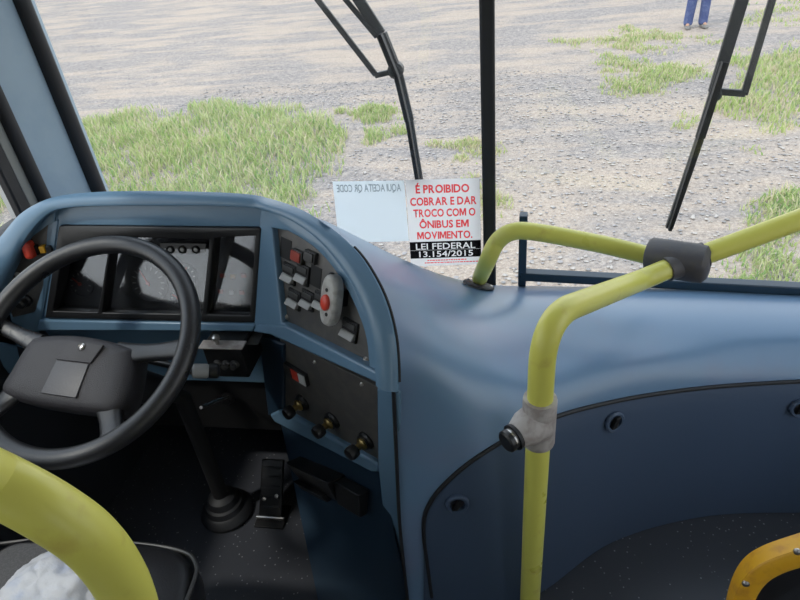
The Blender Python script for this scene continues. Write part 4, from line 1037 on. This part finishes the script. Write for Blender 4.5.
# ================================================================== PERSON
fL, fR = atz(686.5, 28, GZ), atz(703, 28, GZ)
base = (fL + fR) / 2; base.z = GZ
per = empty('person', base, 'person in blue jeans and worn shoes standing on the gravel, legs just in view', 'person')
def skin_mesh(nodes, edges, sub=2):
    me = bpy.data.meshes.new('t'); names = list(nodes); me.from_pydata([tuple(nodes[n][0]) for n in names], [(names.index(a), names.index(c)) for a, c in edges], [])
    o = bpy.data.objects.new('t', me); COL.objects.link(o); mo = o.modifiers.new('s', 'SKIN'); s_ = o.modifiers.new('u', 'SUBSURF'); s_.levels = s_.render_levels = sub
    mo.use_smooth_shade = True
    for i, n in enumerate(names):
        r = nodes[n][1]; r = r if isinstance(r, tuple) else (r, r); me.skin_vertices[0].data[i].radius = r; me.skin_vertices[0].data[i].use_root = (i == 0)
    dg = bpy.context.evaluated_depsgraph_get(); dg.update(); out = bpy.data.meshes.new_from_object(o.evaluated_get(dg)); bpy.data.objects.remove(o); return out
B = base; hx = (fR.x - fL.x) / 2 * .98
def q(x, y, z): return V((B.x + x, B.y + y, GZ + z))
nd = {'pel': (q(0, 0, .95), (.15, .10)), 'wai': (q(0, -.005, 1.10), (.13, .09)), 'che': (q(0, 0, 1.30), (.16, .105)), 'sho': (q(0, .01, 1.44), (.12, .08)), 'nek': (q(0, 0, 1.52), .052), 'jaw': (q(0, -.02, 1.60), (.065, .075)), 'hed': (q(0, -.01, 1.68), (.075, .09)), 'top': (q(0, 0, 1.745), (.05, .06))}
eds = [('pel', 'wai'), ('wai', 'che'), ('che', 'sho'), ('sho', 'nek'), ('nek', 'jaw'), ('jaw', 'hed'), ('hed', 'top')]
for s_, k_ in ((-1, 'l'), (1, 'r')):
    nd.update({k_ + 'hip': (q(s_ * .095, 0, .86), .085), k_ + 'kne': (q(s_ * hx * .9, -.015, .48), .055), k_ + 'cal': (q(s_ * hx * .95, .01, .33), .052), k_ + 'ank': (q(s_ * hx, .02, .09), .036), k_ + 'toe': (q(s_ * (hx + .03), -.09, .045), (.035, .03)),
               k_ + 'sh': (q(s_ * .19, .01, 1.41), .055), k_ + 'elb': (q(s_ * .25, .02, 1.12), .04), k_ + 'wri': (q(s_ * .26, -.05, .88), .028), k_ + 'han': (q(s_ * .26, -.07, .80), (.02, .036))})
    eds += [('pel', k_ + 'hip'), (k_ + 'hip', k_ + 'kne'), (k_ + 'kne', k_ + 'cal'), (k_ + 'cal', k_ + 'ank'), (k_ + 'ank', k_ + 'toe'), ('sho', k_ + 'sh'), (k_ + 'sh', k_ + 'elb'), (k_ + 'elb', k_ + 'wri'), (k_ + 'wri', k_ + 'han')]
    for fi, (dx, dy, L) in enumerate(((-.0, -.03, .06), (0, -.01, .075), (0, .01, .07), (0, .03, .055))):
        nd[k_ + 'f%d' % fi] = (q(s_ * .26, -.075 + dy, .77), .010); nd[k_ + 'g%d' % fi] = (q(s_ * .255, -.08 + dy, .77 - L), .008)
        eds += [(k_ + 'han', k_ + 'f%d' % fi), (k_ + 'f%d' % fi, k_ + 'g%d' % fi)]
    nd[k_ + 't'] = (q(s_ * .245, -.115, .79), .010); eds.append((k_ + 'han', k_ + 't'))
me = skin_mesh(nd, eds); me.materials.append(SKIN); finish('body', me, per, 180)
tn = {'p': (q(0, 0, .97), (.165, .115)), 'c': (q(0, 0, .90), (.16, .11))}; te = [('p', 'c')]
for s_, k_ in ((-1, 'l'), (1, 'r')):
    tn.update({k_ + 'a': (q(s_ * .1, 0, .82), .105), k_ + 'b': (q(s_ * hx * .9, -.015, .48), .085), k_ + 'd': (q(s_ * hx * .95, .005, .3), .083), k_ + 'e': (q(s_ * hx, .02, .12), .080), k_ + 'f': (q(s_ * hx, .01, .03), .085)})
    te += [('c', k_ + 'a'), (k_ + 'a', k_ + 'b'), (k_ + 'b', k_ + 'd'), (k_ + 'd', k_ + 'e'), (k_ + 'e', k_ + 'f')]
me = skin_mesh(tn, te); me.materials.append(JEANS); finish('jeans', me, per, 180)
tn = {'a': (q(0, 0, 1.0), (.17, .115)), 'b': (q(0, 0, 1.15), (.15, .105)), 'c': (q(0, 0, 1.32), (.175, .12)), 'd': (q(0, .01, 1.45), (.125, .085))}; te = [('a', 'b'), ('b', 'c'), ('c', 'd')]
for s_, k_ in ((-1, 'l'), (1, 'r')):
    tn.update({k_ + 's': (q(s_ * .19, .01, 1.415), .07), k_ + 'e': (q(s_ * .235, .015, 1.2), .062)}); te += [('d', k_ + 's'), (k_ + 's', k_ + 'e')]
me = skin_mesh(tn, te); me.materials.append(SHIRT); finish('shirt', me, per, 180)
for s_, dx in ((-1, -.03), (1, .035)):
    b = MB(); rows = []
    for t, w, h in ((-.10, .02, .05), (-.085, .036, .075), (-.03, .04, .085), (.04, .043, .07), (.11, .047, .055), (.155, .04, .045), (.175, .015, .025)):
        o = q(s_ * hx + dx * max(0, t) * 5 / 1.0, .02 - t, 0)
        rows.append([o + V((w * math.copysign(abs(math.cos(a)) ** .7, math.cos(a)), 0, .004 + h * .5 + h * .5 * math.copysign(abs(math.sin(a)) ** .8, math.sin(a)))) for a in [2 * math.pi * i / 16 for i in range(16)]])
    b.grid(rows, True); b.add(rows[0], [list(range(16))]); b.add(rows[-1], [list(range(16))]); b.build('shoe', SHOE, per, smooth=60)
b = MB(); rows = []
for i in range(8):
    ph = math.pi / 2 * i / 7; rows.append([q(.088 * math.cos(ph) * math.cos(a), .012 + .1 * math.cos(ph) * math.sin(a), 1.69 + .085 * math.sin(ph)) for a in [2 * math.pi * j / 20 for j in range(20)]])
b.grid(rows, True); b.build('hair', HAIR, per, smooth=80)
for s_ in (-1, 1):
    MB().lathe(q(s_ * .03, -.093, 1.665), (0, -1, 0), [(.012, 0), (.011, .004), (.001, .007)], 12).build('eye', WHITEP, per)

# ================================================================== LIGHT
W = bpy.data.worlds.new('sky'); SC.world = W; W.use_nodes = True; nt = W.node_tree
bg = nt.nodes['Background']; tc = nt.nodes.new('ShaderNodeTexCoord'); sp = nt.nodes.new('ShaderNodeSeparateXYZ'); nt.links.new(tc.outputs['Generated'], sp.inputs[0])
r = nt.nodes.new('ShaderNodeValToRGB'); e = r.color_ramp.elements
e[0].position = .0; e[0].color = (.55, .56, .58, 1); e[1].position = 1; e[1].color = (.62, .78, 1.0, 1)
x = e.new(.5); x.color = (1.0, .99, .97, 1); x = e.new(.62); x.color = (.93, .96, 1.0, 1)
mr = nt.nodes.new('ShaderNodeMapRange'); mr.inputs['From Min'].default_value = -1; nt.links.new(sp.outputs[2], mr.inputs['Value'])
nt.links.new(mr.outputs[0], r.inputs[0]); nt.links.new(r.outputs[0], bg.inputs[0]); bg.inputs[1].default_value = 1.0
sl = bpy.data.lights.new('sun', 'SUN'); sl.energy = .9; sl.angle = math.radians(4); sl.color = (1, .95, .87)
so = bpy.data.objects.new('sun', sl); COL.objects.link(so)
so.rotation_euler = V((.45, .42, -1.0)).to_track_quat('-Z', 'Y').to_euler()
SC.view_settings.view_transform = 'Standard'; SC.view_settings.look = 'None'; SC.view_settings.gamma = 1; SC.view_settings.use_curve_mapping = False
SC.view_settings.exposure = 1.1
SC.cycles.use_denoising = True
SC.cycles.max_bounces = 10; SC.cycles.diffuse_bounces = 5; SC.cycles.transparent_max_bounces = 24; SC.cycles.sample_clamp_indirect = 4
